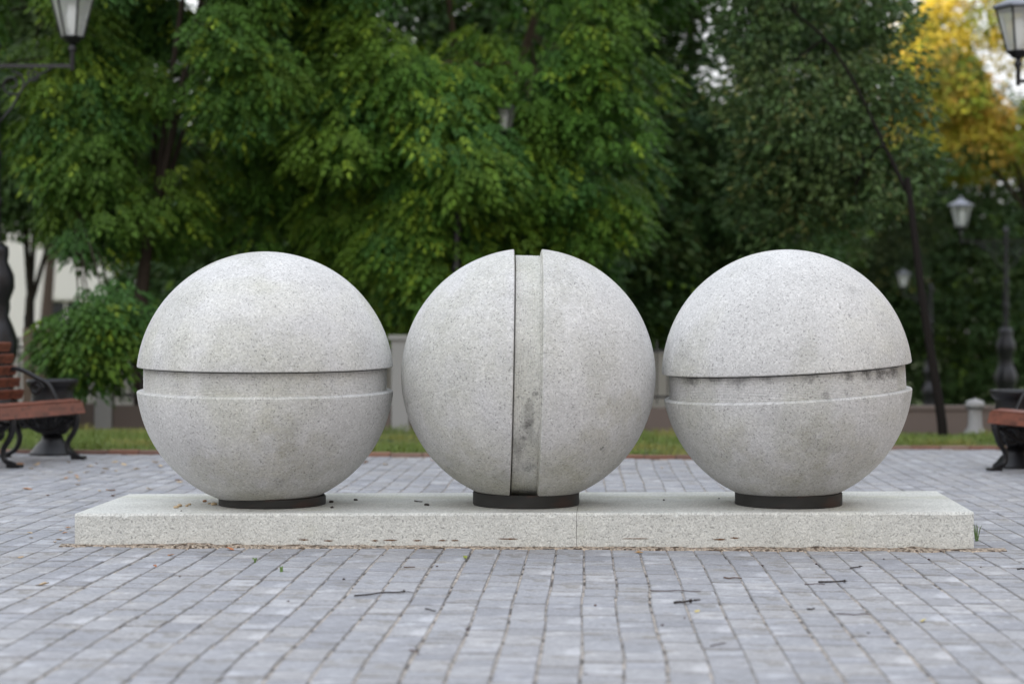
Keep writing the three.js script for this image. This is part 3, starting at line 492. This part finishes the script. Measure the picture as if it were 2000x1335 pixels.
// ---------------------------------------------------------------- fence, buildings
function fenceLine() {
  const d = 18.8, pxs = [-420, 204, 782, 1345, 1960, 2560], xs = pxs.map((p) => (p - 1000) / F * d);
  const pill = std(S(0.33, 0.33, 0.32), 0.9), base = std(S(0.15, 0.12, 0.105), 0.95), rail = std(S(0.035, 0.034, 0.034), 0.6);
  const names = ['off past the lamp with the long bracket', 'standing by the thin dark trunk', 'standing behind the level-grooved ball', 'standing behind the tilted-groove ball'];
  xs.slice(0, 4).forEach((x, i) => {
    const y = G(x, -d), t = thing('fence_pillar', 'pale square fence pillar ' + names[i], 'pillar', V(x, y, -d), 'pillars of the park fence');
    obj('shaft', box(0.18, 0.98, 0.18, 0, 0.46, 0), pill, t); obj('cap', [box(0.24, 0.05, 0.24, 0, 0.976, 0)], pill, t);
  });
  const between = ['beside the brown board gate', 'behind the level-grooved ball', 'behind the upright-grooved ball', 'behind the tilted-groove ball', 'beyond the black bench urn'];
  for (let i = 0; i < xs.length - 1; i++) {
    const low = i > 2, a = xs[i] + (low && i > 3 ? 0 : 0.1), b = xs[i + 1] - (i < 3 ? 0.1 : 0.002), y = (G(a, -d) + G(b, -d)) / 2, t = thing(low ? 'low_wall' : 'iron_fence', (low ? 'low bare brown wall ' : 'thin iron bar fence bay on low brown wall ') + between[i], low ? 'wall' : 'fence', V(0, y, -d), low ? 'low bare walls' : 'bays of the park fence');
    obj(low ? 'plinth_course' : 'low_wall', box(b - a, 0.34, 0.16, (a + b) / 2, 0.08, 0), base, t);
    if (low) { obj('coping', box(b - a, 0.04, 0.2, (a + b) / 2, 0.272, 0), base, t); continue; }
    obj('rail', box(b - a, 0.03, 0.02, (a + b) / 2, 0.36, 0), rail, t); obj('rail', box(b - a, 0.03, 0.02, (a + b) / 2, 0.84, 0), rail, t);
    const pg = box(0.016, 0.66, 0.016, 0, 0.62, 0);
    for (let x = a + 0.06; x < b; x += 0.115) { const m = obj('bar', pg, rail, t); m.position.set(x, 0, 0.0185); }
  }
  const cw = thing('concrete_wall', 'pale grey concrete garden wall behind the iron fence', 'wall', V(0, G(0, -21.2), -21.2)), cm = std(S(0.42, 0.41, 0.39), 0.9);
  for (let k = -5; k < 2; k++) { obj('panel', box(2.0, 0.95, 0.12, k * 2.03, 0.4, 0), cm, cw); obj('coping', box(2.02, 0.05, 0.18, k * 2.03, 0.9, 0), cm, cw); }
  const bx = (1905 - 1000) / F * 17.4, w = thing('stone_bollard', 'small white stone bollard beyond the lawn near the slim dark trunk', 'bollard', V(bx, G(bx, -17.4), -17.4)), white = std(S(0.3, 0.3, 0.3), 0.85);
  obj('shaft', lathe([[0.001, -0.05], [0.11, -0.05], [0.105, 0.05], [0.07, 0.09], [0.062, 0.24], [0.075, 0.27], [0.001, 0.27]], 20), white, w); obj('head', lathe([[0.001, 0.265], [0.085, 0.27], [0.095, 0.31], [0.08, 0.345], [0.001, 0.37]], 20), white, w);
}
fenceLine();
{ // brown board gate at the left
  const d = 18.2, x0 = (44 - 1000) / F * d, t = thing('board_gate', 'dark brown board gate panel beside the lamp post foot', 'gate', V(x0, G(x0, -d), -d));
  for (let i = 0; i < 4; i++) obj('board', box(0.092, 1.0, 0.03, 0.05 + i * 0.097, 0.52, 0), M.woodBoard, t);
  obj('crossbar', box(0.42, 0.06, 0.03, 0.195, 0.9, -0.032), M.woodBoard, t); obj('crossbar', box(0.42, 0.06, 0.03, 0.195, 0.25, -0.032), M.woodBoard, t);
  for (let i = 0; i < 5; i++) obj('spike', [box(0.014, 0.14, 0.014, 0.02 + i * 0.088, 1.08, 0)], M.lampBlack, t);
}
function house(name, label, x, z, w, h, depth, floors, cols, wallC, turn = 0) {
  const y = G(x, z), t = thing(name, label, 'building', V(x, y - 0.3, z)); t.rotation.y = turn;
  const wall = std(S(...wallC), 0.9), trim = std(S(wallC[0] * 1.1, wallC[1] * 1.1, wallC[2] * 1.1), 0.85), glass = std(S(0.03, 0.035, 0.04), 0.12);
  // facade pierced by real window openings
  const sh = new THREE.Shape([new THREE.Vector2(-w / 2, 0), new THREE.Vector2(w / 2, 0), new THREE.Vector2(w / 2, h), new THREE.Vector2(-w / 2, h)]), ws = [];
  const fw = w / cols, fh = (h - 1) / floors;
  for (let i = 0; i < cols; i++) for (let j = 0; j < floors; j++) { const cx = -w / 2 + fw * (i + 0.5), cy = 0.9 + fh * (j + 0.5), a = Math.min(0.62, fw * 0.28), b = Math.min(0.95, fh * 0.34); sh.holes.push(new THREE.Path([new THREE.Vector2(cx - a, cy - b), new THREE.Vector2(cx - a, cy + b), new THREE.Vector2(cx + a, cy + b), new THREE.Vector2(cx + a, cy - b)])); ws.push([cx, cy, a, b]); }
  obj('wall', [new THREE.ExtrudeGeometry(sh, { depth: 0.35, bevelEnabled: false }).translate(0, 0, -0.35), box(w, h, depth - 0.4, 0, h / 2, -0.4 - (depth - 0.4) / 2)], wall, t);
  obj('cornice', box(w + 0.5, 0.35, 0.5, 0, h + 0.1, 0), trim, t);
  obj('roof', box(w + 0.4, 0.25, depth + 0.4, 0, h + 0.41, -depth / 2), std(S(0.14, 0.13, 0.12), 0.9), t);
  for (const [cx, cy, a, b] of ws) { const g = obj('window', [box(0.06, b * 2, 0.06, cx - a + 0.03, cy, -0.2), box(0.06, b * 2, 0.06, cx + a - 0.03, cy, -0.2), box(a * 2 - 0.12, 0.06, 0.06, cx, cy + b - 0.03, -0.2), box(a * 2 - 0.12, 0.06, 0.06, cx, cy - b + 0.03, -0.2), box(0.05, b * 2 - 0.12, 0.05, cx, cy, -0.2)], trim, t); obj('pane', box(a * 2 - 0.1, b * 2 - 0.1, 0.012, cx, cy, -0.24), glass, g); }
  return t;
}
house('pale_building', 'pale plastered building glimpsed through the leaves over the brown board gate', -20, -62, 24, 7.5, 10, 2, 8, [0.7, 0.68, 0.64]);
house('pale_building', 'low pale building glimpsed between the upright-grooved ball and the tilted-groove ball', 5.2, -62, 9, 4.2, 6, 1, 4, [0.55, 0.53, 0.5]);
house('added_shade_building', 'unseen long building added so that its shadow covers the plaza', -40, 15, 90, 16.3, 12, 5, 24, [0.45, 0.42, 0.38], Math.PI / 2);  // out of view, added to keep the low sun off the plaza
house('added_shade_building', 'unseen building added to block sky light opposite the long one', 13, 2, 36, 13, 12, 3, 11, [0.32, 0.30, 0.28], -Math.PI / 2);  // out of view, added to darken the right sides of the balls

// ---------------------------------------------------------------- street lamps
function lantern(parent, x, y, z, s) {
  const L = new THREE.Group(); L.name = 'lantern'; L.position.set(x, y, z); L.scale.setScalar(s); parent.add(L);
  const rb = 0.1, rt = 0.2, h = 0.385, N = 6, off = Math.PI / 6;
  const hx = (r, yy, k) => V(Math.sin(off + k * Math.PI / 3) * r, yy, Math.cos(off + k * Math.PI / 3) * r);
  const bars = []; for (let k = 0; k < N; k++) { bars.push(tube([hx(rb, 0, k), hx((rb + rt) / 2, h / 2, k), hx(rt, h, k)], 0.011, 3, 5)); for (const [r, yy] of [[rb, 0], [rt, h]]) bars.push(tube([hx(r, yy, k), hx(r, yy, k).lerp(hx(r, yy, k + 1), 0.5), hx(r, yy, k + 1)], 0.011, 2, 5)); }
  obj('frame', bars, M.lampBlack, L);
  for (let k = 0; k < N; k++) { const a = hx(rb * 0.98, 0.008, k), b = hx(rb * 0.98, 0.008, k + 1), c = hx(rt * 0.98, h - 0.008, k + 1), d = hx(rt * 0.98, h - 0.008, k), g = new THREE.BufferGeometry(); g.setAttribute('position', new THREE.Float32BufferAttribute([a, b, c, a, c, d].flatMap((v) => [v.x, v.y, v.z]), 3)); g.setAttribute('uv', new THREE.Float32BufferAttribute(new Array(12).fill(0), 2)); g.computeVertexNormals(); obj('pane', g, M.glass, L); }
  const cone = (r0, r1, y0, y1) => { const g = new THREE.CylinderGeometry(r1, r0, y1 - y0, 6, 1, false); g.translate(0, (y0 + y1) / 2, 0); g.rotateY(off); return g.toNonIndexed(); };
  obj('cap', [cone(0.235, 0.225, h + 0.002, h + 0.025), cone(0.225, 0.1, h + 0.025, h + 0.085), cone(0.1, 0.06, h + 0.085, h + 0.125), new THREE.SphereGeometry(0.03, 12, 8).translate(0, h + 0.15, 0)].map((g) => { const q = g.index ? g.toNonIndexed() : g; q.computeVertexNormals(); return q; }), M.capGrey, L);
  obj('socket', [cone(0.06, 0.1, -0.05, -0.002), lathe([[0.001, -0.3], [0.02, -0.3], [0.022, -0.14], [0.034, -0.12], [0.036, -0.1], [0.024, -0.08], [0.03, -0.05], [0.001, -0.05]], 14)], M.lampBlack, L);
  obj('bulb', [lathe([[0.001, 0], [0.03, 0.0], [0.03, 0.06], [0.045, 0.1], [0.055, 0.2], [0.04, 0.29], [0.001, 0.31]], 14)], M.bulb, L);
}
function streetLamp(label, x, z, lanternY, opts = {}) {
  const t = thing('street_lamp', label, 'street lamp', V(x, G(x, z), z), 'black cast iron park lamps'), arm = opts.arm ?? 0.68, ls = opts.ls ?? 1, pt = opts.ped ?? 1.75, top = lanternY - 0.26 * ls;
  const k = pt / 1.75;
  obj('pedestal', lathe([[0.001, -0.05], [0.26, -0.05], [0.26, 0.1], [0.22, 0.13], [0.2, 0.3], [0.165, 0.36], [0.15, 0.62], [0.19, 0.72], [0.2, 0.86], [0.15, 1.0], [0.115, 1.08], [0.13, 1.16], [0.125, 1.22], [0.17, 1.34], [0.165, 1.46], [0.11, 1.58], [0.12, 1.66], [0.115, 1.72], [0.06, 1.75], [0.001, 1.75]].map(([a, b]) => [a, b * k]), 28), M.lampBlack, t);
  obj('shaft', lathe([[0.05, pt - 0.02], [0.046, pt + 0.35], [0.062, pt + 0.37], [0.062, pt + 0.41], [0.044, pt + 0.43], [0.042, pt + 0.78], [0.06, pt + 0.8], [0.06, pt + 0.84], [0.04, pt + 0.86], [0.036, top + 0.14], [0.055, top + 0.16], [0.05, top + 0.2], [0.03, top + 0.24], [0.001, top + 0.3]], 16), M.lampBlack, t);
  for (const s of opts.sides ?? [-1, 1]) {
    obj('arm', [box(arm, 0.032, 0.032, s * (0.02 + arm / 2), top, 0)], M.lampBlack, t);
    const sc = [], spiral = (cx, cy, r0, r1, a0, turns) => { const p = []; for (let i = 0; i <= 22; i++) { const u = i / 22, r = r0 + (r1 - r0) * u, a = a0 + turns * 6.2832 * u; p.push([s * (cx + Math.cos(a) * r), cy + Math.sin(a) * r, 0]); } return tube(p, 0.011, 40, 5); };
    sc.push(spiral(arm * 0.22, top - 0.17, 0.125, 0.025, 1.57, -1.6), spiral(arm * 0.52, top - 0.085, 0.065, 0.015, 1.57, 1.4), tube([[s * 0.03, top - 0.52, 0], [s * arm * 0.2, top - 0.4, 0], [s * arm * 0.42, top - 0.16, 0], [s * arm * 0.75, top - 0.02, 0]], 0.012, 24, 5));
    obj('scroll', sc, M.lampBlack, t); lantern(t, s * (0.02 + arm), lanternY, 0, ls);
  }
  return t;
}
streetLamp('street lamp with long bracket arm rising behind the bench with visible backrest', -1009 / F * 16.5, -16.5, 3.64, { arm: 0.69 });
streetLamp('street lamp whose lantern hangs against the golden tree', 5.22, -16, 3.5, { arm: 0.68 });
streetLamp('street lamp seen whole down to its bulging foot beside the urn and plank bench end', 965 / F * 32.7, -32.7, 3.58, { arm: 0.8, ls: 1.0 });
streetLamp('smallest far street lamp in the dark trees over the tilted-groove ball', (1765 - 1000) / F * 39.5 + 0.6, -39.5, 2.93, { arm: 0.58, ls: 0.74, ped: 1.35, sides: [-1] });
streetLamp('street lamp swallowed by the foliage of the big box elder', lanternInTree.x - 0.5, lanternInTree.z, lanternInTree.y - 0.1 - G(lanternInTree.x, lanternInTree.z), { arm: 0.48, ls: 0.62, ped: 1.3, sides: [1] });

// ---------------------------------------------------------------- benches and urns
function bench() {
  const t = thing('park_bench', 'x', 'bench', V(0, 0, 0), 'iron and plank park benches');
  // local: x along the seat, +z the way it faces, frames at x = 0, 0.87, 1.74
  const prof = [];
  const fr = () => {
    const g = [];
    g.push(tube([[0, 0.37, 0.03], [0, 0.33, 0.13], [0, 0.22, 0.12], [0, 0.12, 0.06], [0, 0.05, 0.07], [0, 0.018, 0.15]], 0.026, 26, 8, 0.017));          // front leg sweeping to its toe
    g.push(box(0.06, 0.022, 0.1, 0, 0.011, 0.15));
    g.push(tube([[0, 0.36, -0.36], [0, 0.27, -0.38], [0, 0.15, -0.34], [0, 0.06, -0.38], [0, 0.018, -0.48]], 0.026, 22, 8, 0.017), box(0.06, 0.022, 0.1, 0, 0.011, -0.48));
    g.push(tube([[0, 0.385, 0.1], [0, 0.365, -0.1], [0, 0.35, -0.28], [0, 0.38, -0.38], [0, 0.55, -0.43], [0, 0.72, -0.48], [0, 0.86, -0.55]], 0.02, 34, 7, 0.015));  // seat rail and upright
    g.push(tube([[0, 0.30, 0.1], [0, 0.22, -0.02], [0, 0.2, -0.14], [0, 0.24, -0.26], [0, 0.32, -0.36]], 0.018, 22, 6));
    const sp = (cy, cz, r0, r1, a0, n) => { const p = []; for (let i = 0; i <= 24; i++) { const u = i / 24, r = r0 + (r1 - r0) * u, a = a0 + n * 6.2832 * u; p.push([0, cy + Math.sin(a) * r, cz + Math.cos(a) * r]); } return tube(p, 0.014, 40, 6); };
    g.push(sp(0.24, 0.02, 0.075, 0.02, 0.6, 1.3), sp(0.27, -0.3, 0.06, 0.018, 2.2, -1.3), sp(0.52, -0.2, 0.055, 0.018, 0, 1.4));
    g.push(tube([[0, 0.66, -0.46], [0, 0.66, -0.34], [0, 0.6, -0.2], [0, 0.55, -0.1], [0, 0.47, -0.05], [0, 0.4, -0.02]], 0.018, 26, 7));                         // arm rest
    const h = []; for (let k = 0; k < 5; k++) h.push(new THREE.TorusGeometry(0.028, 0.01, 5, 12).rotateY(Math.PI / 2).translate(0, 0.3 - k * 0.02, -0.22 + k * 0.055)); g.push(...h);
    return g;
  };
  const fg = merge(fr());
  for (const x of [0.06, 0.93, 1.80]) { const m = obj('frame', fg, M.iron, t); m.position.x = x; }
  const LEN = 1.9, pl = (h, d) => { const g = new THREE.BoxGeometry(LEN, h, d, 1, 1, 1), e = box(LEN, h, d); return boxUV(e, 0.5); };
  const slat = (y, z, w, ang, th = 0.032) => { const g = box(LEN, th, w); g.rotateX(ang); const uvd = boxUV(g, 1); const m = obj('slat', uvd, M.wood, t); m.position.set(LEN / 2 - 0.02, y, z); };
  slat(0.375, 0.135, 0.085, 1.28, 0.03); slat(0.42, 0.085, 0.075, 0.18); slat(0.412, 0.0, 0.075, 0.05); slat(0.402, -0.085, 0.075, 0.06); slat(0.392, -0.17, 0.075, 0.06); slat(0.385, -0.255, 0.075, 0.0); slat(0.39, -0.335, 0.07, -0.25);
  for (let k = 0; k < 5; k++) { const y = 0.475 + k * 0.088; slat(y, -0.372 - k * 0.027 + 0.0, 0.066, -1.25, 0.026); }
  return t;
}
const benchA = bench(); benchA.userData.label = 'park bench with brown plank backrest showing, beside the urn and brown board gate';
// seat the bench so that the toe of the frame at local x = fx stands at (x, d)
function seatBench(o, cx, sx, fx, x, d) {
  o.rotation.y = Math.atan2(sx, cx);
  const X = [cx, -sx], Z = [sx, cx], ox = x - fx * X[0] - 0.19 * Z[0], oz = -d - fx * X[1] - 0.19 * Z[1];
  o.position.set(ox, G(ox, oz), oz);
}
seatBench(benchA, 0.275, 0.961, 1.8, -3.16, 13.2);
const benchB = copyOf(benchA, 'park bench showing only its plank seat end and one iron leg');
seatBench(benchB, 0.275, -0.961, 0.06, 3.40, 12.75);

function urn(label, x, d, s) {
  const t = thing('litter_urn', label, 'urn', V(x, G(x, -d), -d), 'black iron urns by the benches'); t.scale.setScalar(s);
  obj('foot', lathe([[0.001, 0], [0.17, 0], [0.17, 0.015], [0.15, 0.03], [0.12, 0.07], [0.08, 0.11], [0.075, 0.14], [0.001, 0.14]], 28), M.iron, t);
  obj('bowl', lathe([[0.06, 0.135], [0.09, 0.16], [0.14, 0.2], [0.168, 0.27], [0.17, 0.33], [0.155, 0.4], [0.15, 0.46], [0.16, 0.5], [0.16, 0.49], [0.14, 0.46], [0.145, 0.4], [0.155, 0.33], [0.15, 0.26], [0.001, 0.2]], 32), M.iron, t);
  obj('rim', lathe([[0.158, 0.49], [0.178, 0.505], [0.19, 0.54], [0.185, 0.555], [0.172, 0.55], [0.158, 0.51], [0.158, 0.49]], 32), M.iron, t);
  const fl = []; for (let k = 0; k < 16; k++) { const a = k / 16 * 6.2832; fl.push(tube([[Math.sin(a) * 0.1, 0.165, Math.cos(a) * 0.1], [Math.sin(a) * 0.168, 0.25, Math.cos(a) * 0.168], [Math.sin(a) * 0.162, 0.39, Math.cos(a) * 0.162]], 0.009, 8, 5)); }
  obj('fluting', fl, M.iron, t);
}
urn('black iron urn past the end of the bench with visible backrest', -3.53, 13.75, 1.04);
urn('black iron urn past the seat end of the bench before the lamp', 3.70, 13.12, 1.02);

// ---------------------------------------------------------------- litter: twigs, leaves, crumbs, weeds
const groundAt = (px, py) => { let d = EYE * F / (py - HORIZON); for (let k = 0; k < 3; k++) { const x = (px - 1000) / F * d; d = (EYE - G(x, -d)) * F / (py - HORIZON); } return V((px - 1000) / F * d, G((px - 1000) / F * d, -d), -d); };
const topAt = (px, py) => { const d = 0.8 * F / (py - HORIZON); return V((px - 1000) / F * d, PL.top, -d); };
const twigM = [std(S(0.035, 0.028, 0.026), 0.9), std(S(0.10, 0.06, 0.045), 0.9), std(S(0.06, 0.035, 0.035), 0.9)];
const rl = rng(77);
[[692, 1166, 792, 1158, 0.0035, 0, 1, 'longest dark twig lying on the paving before the middle ball'], [832, 1192, 850, 1196, 0.003, 0, 0, 'short dark twig stub near the longest twig'], [803, 1272, 818, 1280, 0.0028, 1, 0, 'bent brown twig scrap lying on blurred pavers'], [1600, 1140, 1650, 1138, 0.004, 0, 1, 'straight dark twig with a knob on the paving before the tilted-groove ball'], [1572, 1143, 1612, 1144, 0.002, 2, 0, 'thin reddish stalk beside the knobbed twig'], [1318, 1181, 1350, 1178, 0.005, 0, 1, 'thick crooked dark twig on the paving'], [1356, 1176, 1368, 1175, 0.004, 0, 0, 'tiny dark twig beside the thick crooked one'], [1662, 1112, 1682, 1109, 0.003, 0, 1, 'small forked twig close to the plinth'], [1578, 1193, 1592, 1192, 0.0035, 0, 0, 'short black twig behind the pale long stalk'], [1635, 1201, 1702, 1203, 0.002, 2, 0, 'long pale purple stalk lying across pavers'], [1270, 1155, 1370, 1157, 0.0018, 2, 0, 'long thin reddish stalk near the thick crooked twig'], [1414, 1131, 1450, 1132, 0.003, 1, 0, 'orange brown stalk lying on pavers by the plinth'], [1390, 1264, 1420, 1258, 0.002, 2, 0, 'faint curved stalk on blurred pavers'], [1988, 1114, 2004, 1114, 0.004, 0, 0, 'dark twig lying at the plinth end with the grass tuft'], [788, 1110, 810, 1110, 0.0025, 1, 0, 'small red brown stalk near the yellow green leaf'], [808, 980, 826, 982, 0.003, 0, 0, 'x']].forEach(([a, b, c, d, rad, m, fork, label]) => {
  const top = label === 'x', A = top ? topAt(a, b) : groundAt(a, b), B = top ? topAt(c, d) : groundAt(c, d), L = A.distanceTo(B), n = V(-(B.z - A.z), 0, B.x - A.x).normalize(), lift = rad + 0.0015;
  const pts = [0, 0.3, 0.55, 0.8, 1].map((k) => A.clone().lerp(B, k).addScaledVector(n, (rl() - 0.5) * L * 0.14).add(V(0, lift + rl() * 0.003, 0)));
  const g = [tube(pts, rad, 14, 6, rad * 0.7)];
  if (fork) g.push(tube([pts[3], pts[3].clone().add(B.clone().sub(A).multiplyScalar(0.12)).addScaledVector(n, L * 0.12).add(V(0, 0.004, 0)), pts[3].clone().add(B.clone().sub(A).multiplyScalar(0.2)).addScaledVector(n, L * 0.2).add(V(0, 0.002, 0))], rad * 0.7, 6, 5, rad * 0.4), new THREE.IcosahedronGeometry(rad * 1.5, 1).translate(pts[4].x, pts[4].y, pts[4].z));
  tag(obj('twig', g, twigM[m]), top ? 'tiny dark twig lying on the plinth beside the middle ball' : label, 'twig', 'twigs fallen on the paving');
});
function leafBit(r, size) { const sh = [], n = 9, pos = [], cz = (r() - 0.5) * size * 0.3; for (let i = 0; i <= n; i++) { const a = i / n * 6.2832, q = size * (0.45 + 0.3 * Math.pow(Math.abs(Math.cos(a)), 2) + 0.1 * r()); sh.push([Math.cos(a) * q, 0.1 * size + 0.25 * size * r(), Math.sin(a) * q * 0.6]); } sh[n] = sh[0]; for (let i = 0; i < n; i++) pos.push(0, 0.05 * size, 0, ...sh[i + 1], ...sh[i]); for (let i = 0; i < n; i++) pos.push(0, 0.03 * size, 0, sh[i][0], sh[i][1] - 0.02 * size, sh[i][2], sh[i + 1][0], sh[i + 1][1] - 0.02 * size, sh[i + 1][2]); const g = new THREE.BufferGeometry(); g.setAttribute('position', new THREE.Float32BufferAttribute(pos, 3)); g.computeVertexNormals(); return g; }
const dry = [[0.42, 0.30, 0.18], [0.36, 0.20, 0.11], [0.5, 0.38, 0.24], [0.3, 0.13, 0.07]].map((c) => std(S(...c), 0.9)), lg = [0, 1, 2, 3].map(() => leafBit(rl, 1));
function dryLeaf(p, size, m, label, group) { const o = obj('fallen_leaf', lg[Math.floor(rl() * 4)], m); o.position.copy(p).add(V(0, 0.002, 0)); o.scale.setScalar(size); o.rotation.set((rl() - 0.5) * 0.4, rl() * 6.28, (rl() - 0.5) * 0.4); tag(o, label, 'leaf', group); return o; }
const green = std(S(0.22, 0.25, 0.05), 0.8), orange = std(S(0.42, 0.16, 0.07), 0.9), yellowish = std(S(0.5, 0.42, 0.18), 0.9);
dryLeaf(groundAt(909, 1091), 0.034, green, 'yellow green leaf by the foot of the plinth', 'single fallen leaves');
dryLeaf(groundAt(449, 1074), 0.03, orange, 'orange red leaf by the foot of the plinth under the level-grooved ball', 'single fallen leaves');
dryLeaf(groundAt(1247, 1081), 0.03, std(S(0.4, 0.24, 0.1), 0.9), 'tan brown leaf against the foot of the plinth', 'single fallen leaves');
dryLeaf(groundAt(82, 1144), 0.034, dry[2], 'large pale tan leaf lying alone on blurred pavers', 'single fallen leaves');
dryLeaf(groundAt(333, 1086), 0.024, dry[1], 'pinkish tan leaf a few pavers out from the plinth', 'single fallen leaves');
dryLeaf(groundAt(302, 1108), 0.026, dry[3], 'flat rust brown leaf on the paving out from the plinth corner', 'single fallen leaves');
dryLeaf(groundAt(1804, 1215), 0.028, yellowish, 'pale yellow leaf ball on the paving before the plinth end', 'single fallen leaves');
dryLeaf(groundAt(1362, 1196), 0.018, yellowish, 'small pale yellow leaf under the thick crooked twig', 'single fallen leaves');
for (const [x, y] of [[117, 1037], [125, 1042], [131, 1032], [115, 1055], [106, 1060], [40, 1090], [57, 1042], [60, 1052]]) dryLeaf(groundAt(x, y), 0.016 + 0.008 * rl(), dry[Math.floor(rl() * 3)], 'small tan leaf scrap on the paving beside the plinth corner', 'leaf scraps by the plinth corner');
for (let i = 0; i < 46; i++) { const left = i < 36, px = left ? 30 + rl() * 330 : 640 + rl() * 700, py = left ? 903 + rl() * rl() * 90 : 898 + rl() * 24, p = groundAt(px, py); dryLeaf(p, 0.02 + 0.022 * rl(), dry[[0, 2, 2, 1][Math.floor(rl() * 4)]], 'dry tan leaf lying on the far paving towards the lawn', 'dry leaves on the far paving'); }
// crumbs of bark and seed on the plinth top
const crumbG = [0, 1, 2].map((k) => { const g = new THREE.IcosahedronGeometry(1, 1), p = g.attributes.position; for (let i = 0; i < p.count; i++) { const f = 0.75 + 0.5 * vn(p.getX(i) * 2 + k * 5, p.getY(i) * 2, p.getZ(i) * 2); p.setXYZ(i, p.getX(i) * f, p.getY(i) * f * 0.55, p.getZ(i) * f * 0.8); } g.computeVertexNormals(); return g; });
for (const [x, y, s, tan] of [[343, 992, 5, 1], [350, 989, 6, 1], [364, 989, 4, 1], [369, 986, 4, 1], [399, 980, 5, 2], [417, 986, 6, 1], [408, 984, 3, 1], [353, 998, 2, 0], [647, 981, 5, 0], [648, 992, 4, 0], [694, 977, 4, 0], [833, 987, 5, 0], [1297, 977, 3, 0], [1405, 974, 2, 0]]) {
  const o = obj(tan ? 'bark_crumb' : 'dark_crumb', crumbG[Math.floor(rl() * 3)], tan ? dry[tan === 2 ? 1 : 2] : twigM[0]), sc = s / 420 * 0.95; o.scale.set(sc * 1.2, sc, sc); o.position.copy(topAt(x, y)).add(V(0, sc * 0.4, 0)); o.rotation.y = rl() * 6;
  tag(o, tan ? 'tan bark crumb on the plinth by the level-grooved ball' : 'tiny dark crumb lying on the plinth top', 'crumb', tan ? 'tan crumbs on the plinth' : 'dark crumbs on the plinth');
}
// grit on the near paving
for (const [x, y] of [[671, 1132], [562, 1175], [350, 1126], [1490, 1105], [1595, 1102], [1727, 1092], [1815, 1093], [1917, 1108], [1338, 1207], [1294, 1222], [1163, 1183], [1144, 1316], [688, 1150], [853, 1107], [1697, 1238], [912, 1230]]) { const o = obj('grit', crumbG[Math.floor(rl() * 3)], twigM[Math.floor(rl() * 3)]); const sc = 0.0032 + 0.003 * rl(); o.scale.setScalar(sc); o.position.copy(groundAt(x, y)).add(V(0, sc * 0.45, 0)); tag(o, 'small dark grit crumb on the paving before the plinth', 'grit', 'grit on the paving'); }
// weeds
const blade = (a, b, w) => { const m = a.clone().lerp(b, 0.55).add(V(0, 0.015, 0)), n = V(w, 0, 0), P3 = [a.clone().sub(n), a.clone().add(n), m.clone().add(n), m.clone().sub(n), b]; const pos = []; for (const [i, j, k] of [[0, 1, 2], [0, 2, 3], [3, 2, 4]]) for (const q of [i, j, k]) pos.push(P3[q].x, P3[q].y, P3[q].z); const g = new THREE.BufferGeometry(); g.setAttribute('position', new THREE.Float32BufferAttribute(pos, 3)); g.computeVertexNormals(); return g; };
function tuft(p, n, h, sp, label, col) { const t = thing('grass_tuft', label, 'weed', p, 'weeds in the paving'); for (let i = 0; i < n; i++) obj('blade', blade(V((rl() - 0.5) * 0.012, -0.006, (rl() - 0.5) * 0.012), V((rl() - 0.5) * sp, h * (0.6 + 0.5 * rl()), (rl() - 0.5) * sp), 0.0022), std(S(...col), 0.8), t); }
tuft(groundAt(1909, 1056), 7, 0.085, 0.045, 'small grass tuft growing at the end of the plinth', [0.10, 0.16, 0.05]);
tuft(groundAt(549, 1118), 6, 0.02, 0.03, 'low green weed in a paving joint, the taller of two', [0.12, 0.2, 0.05]);
tuft(groundAt(496, 1098), 5, 0.012, 0.03, 'flat green weed in a paving joint closer to the plinth', [0.12, 0.2, 0.05]);

shadow(scene);
renderer.render(scene, camera);
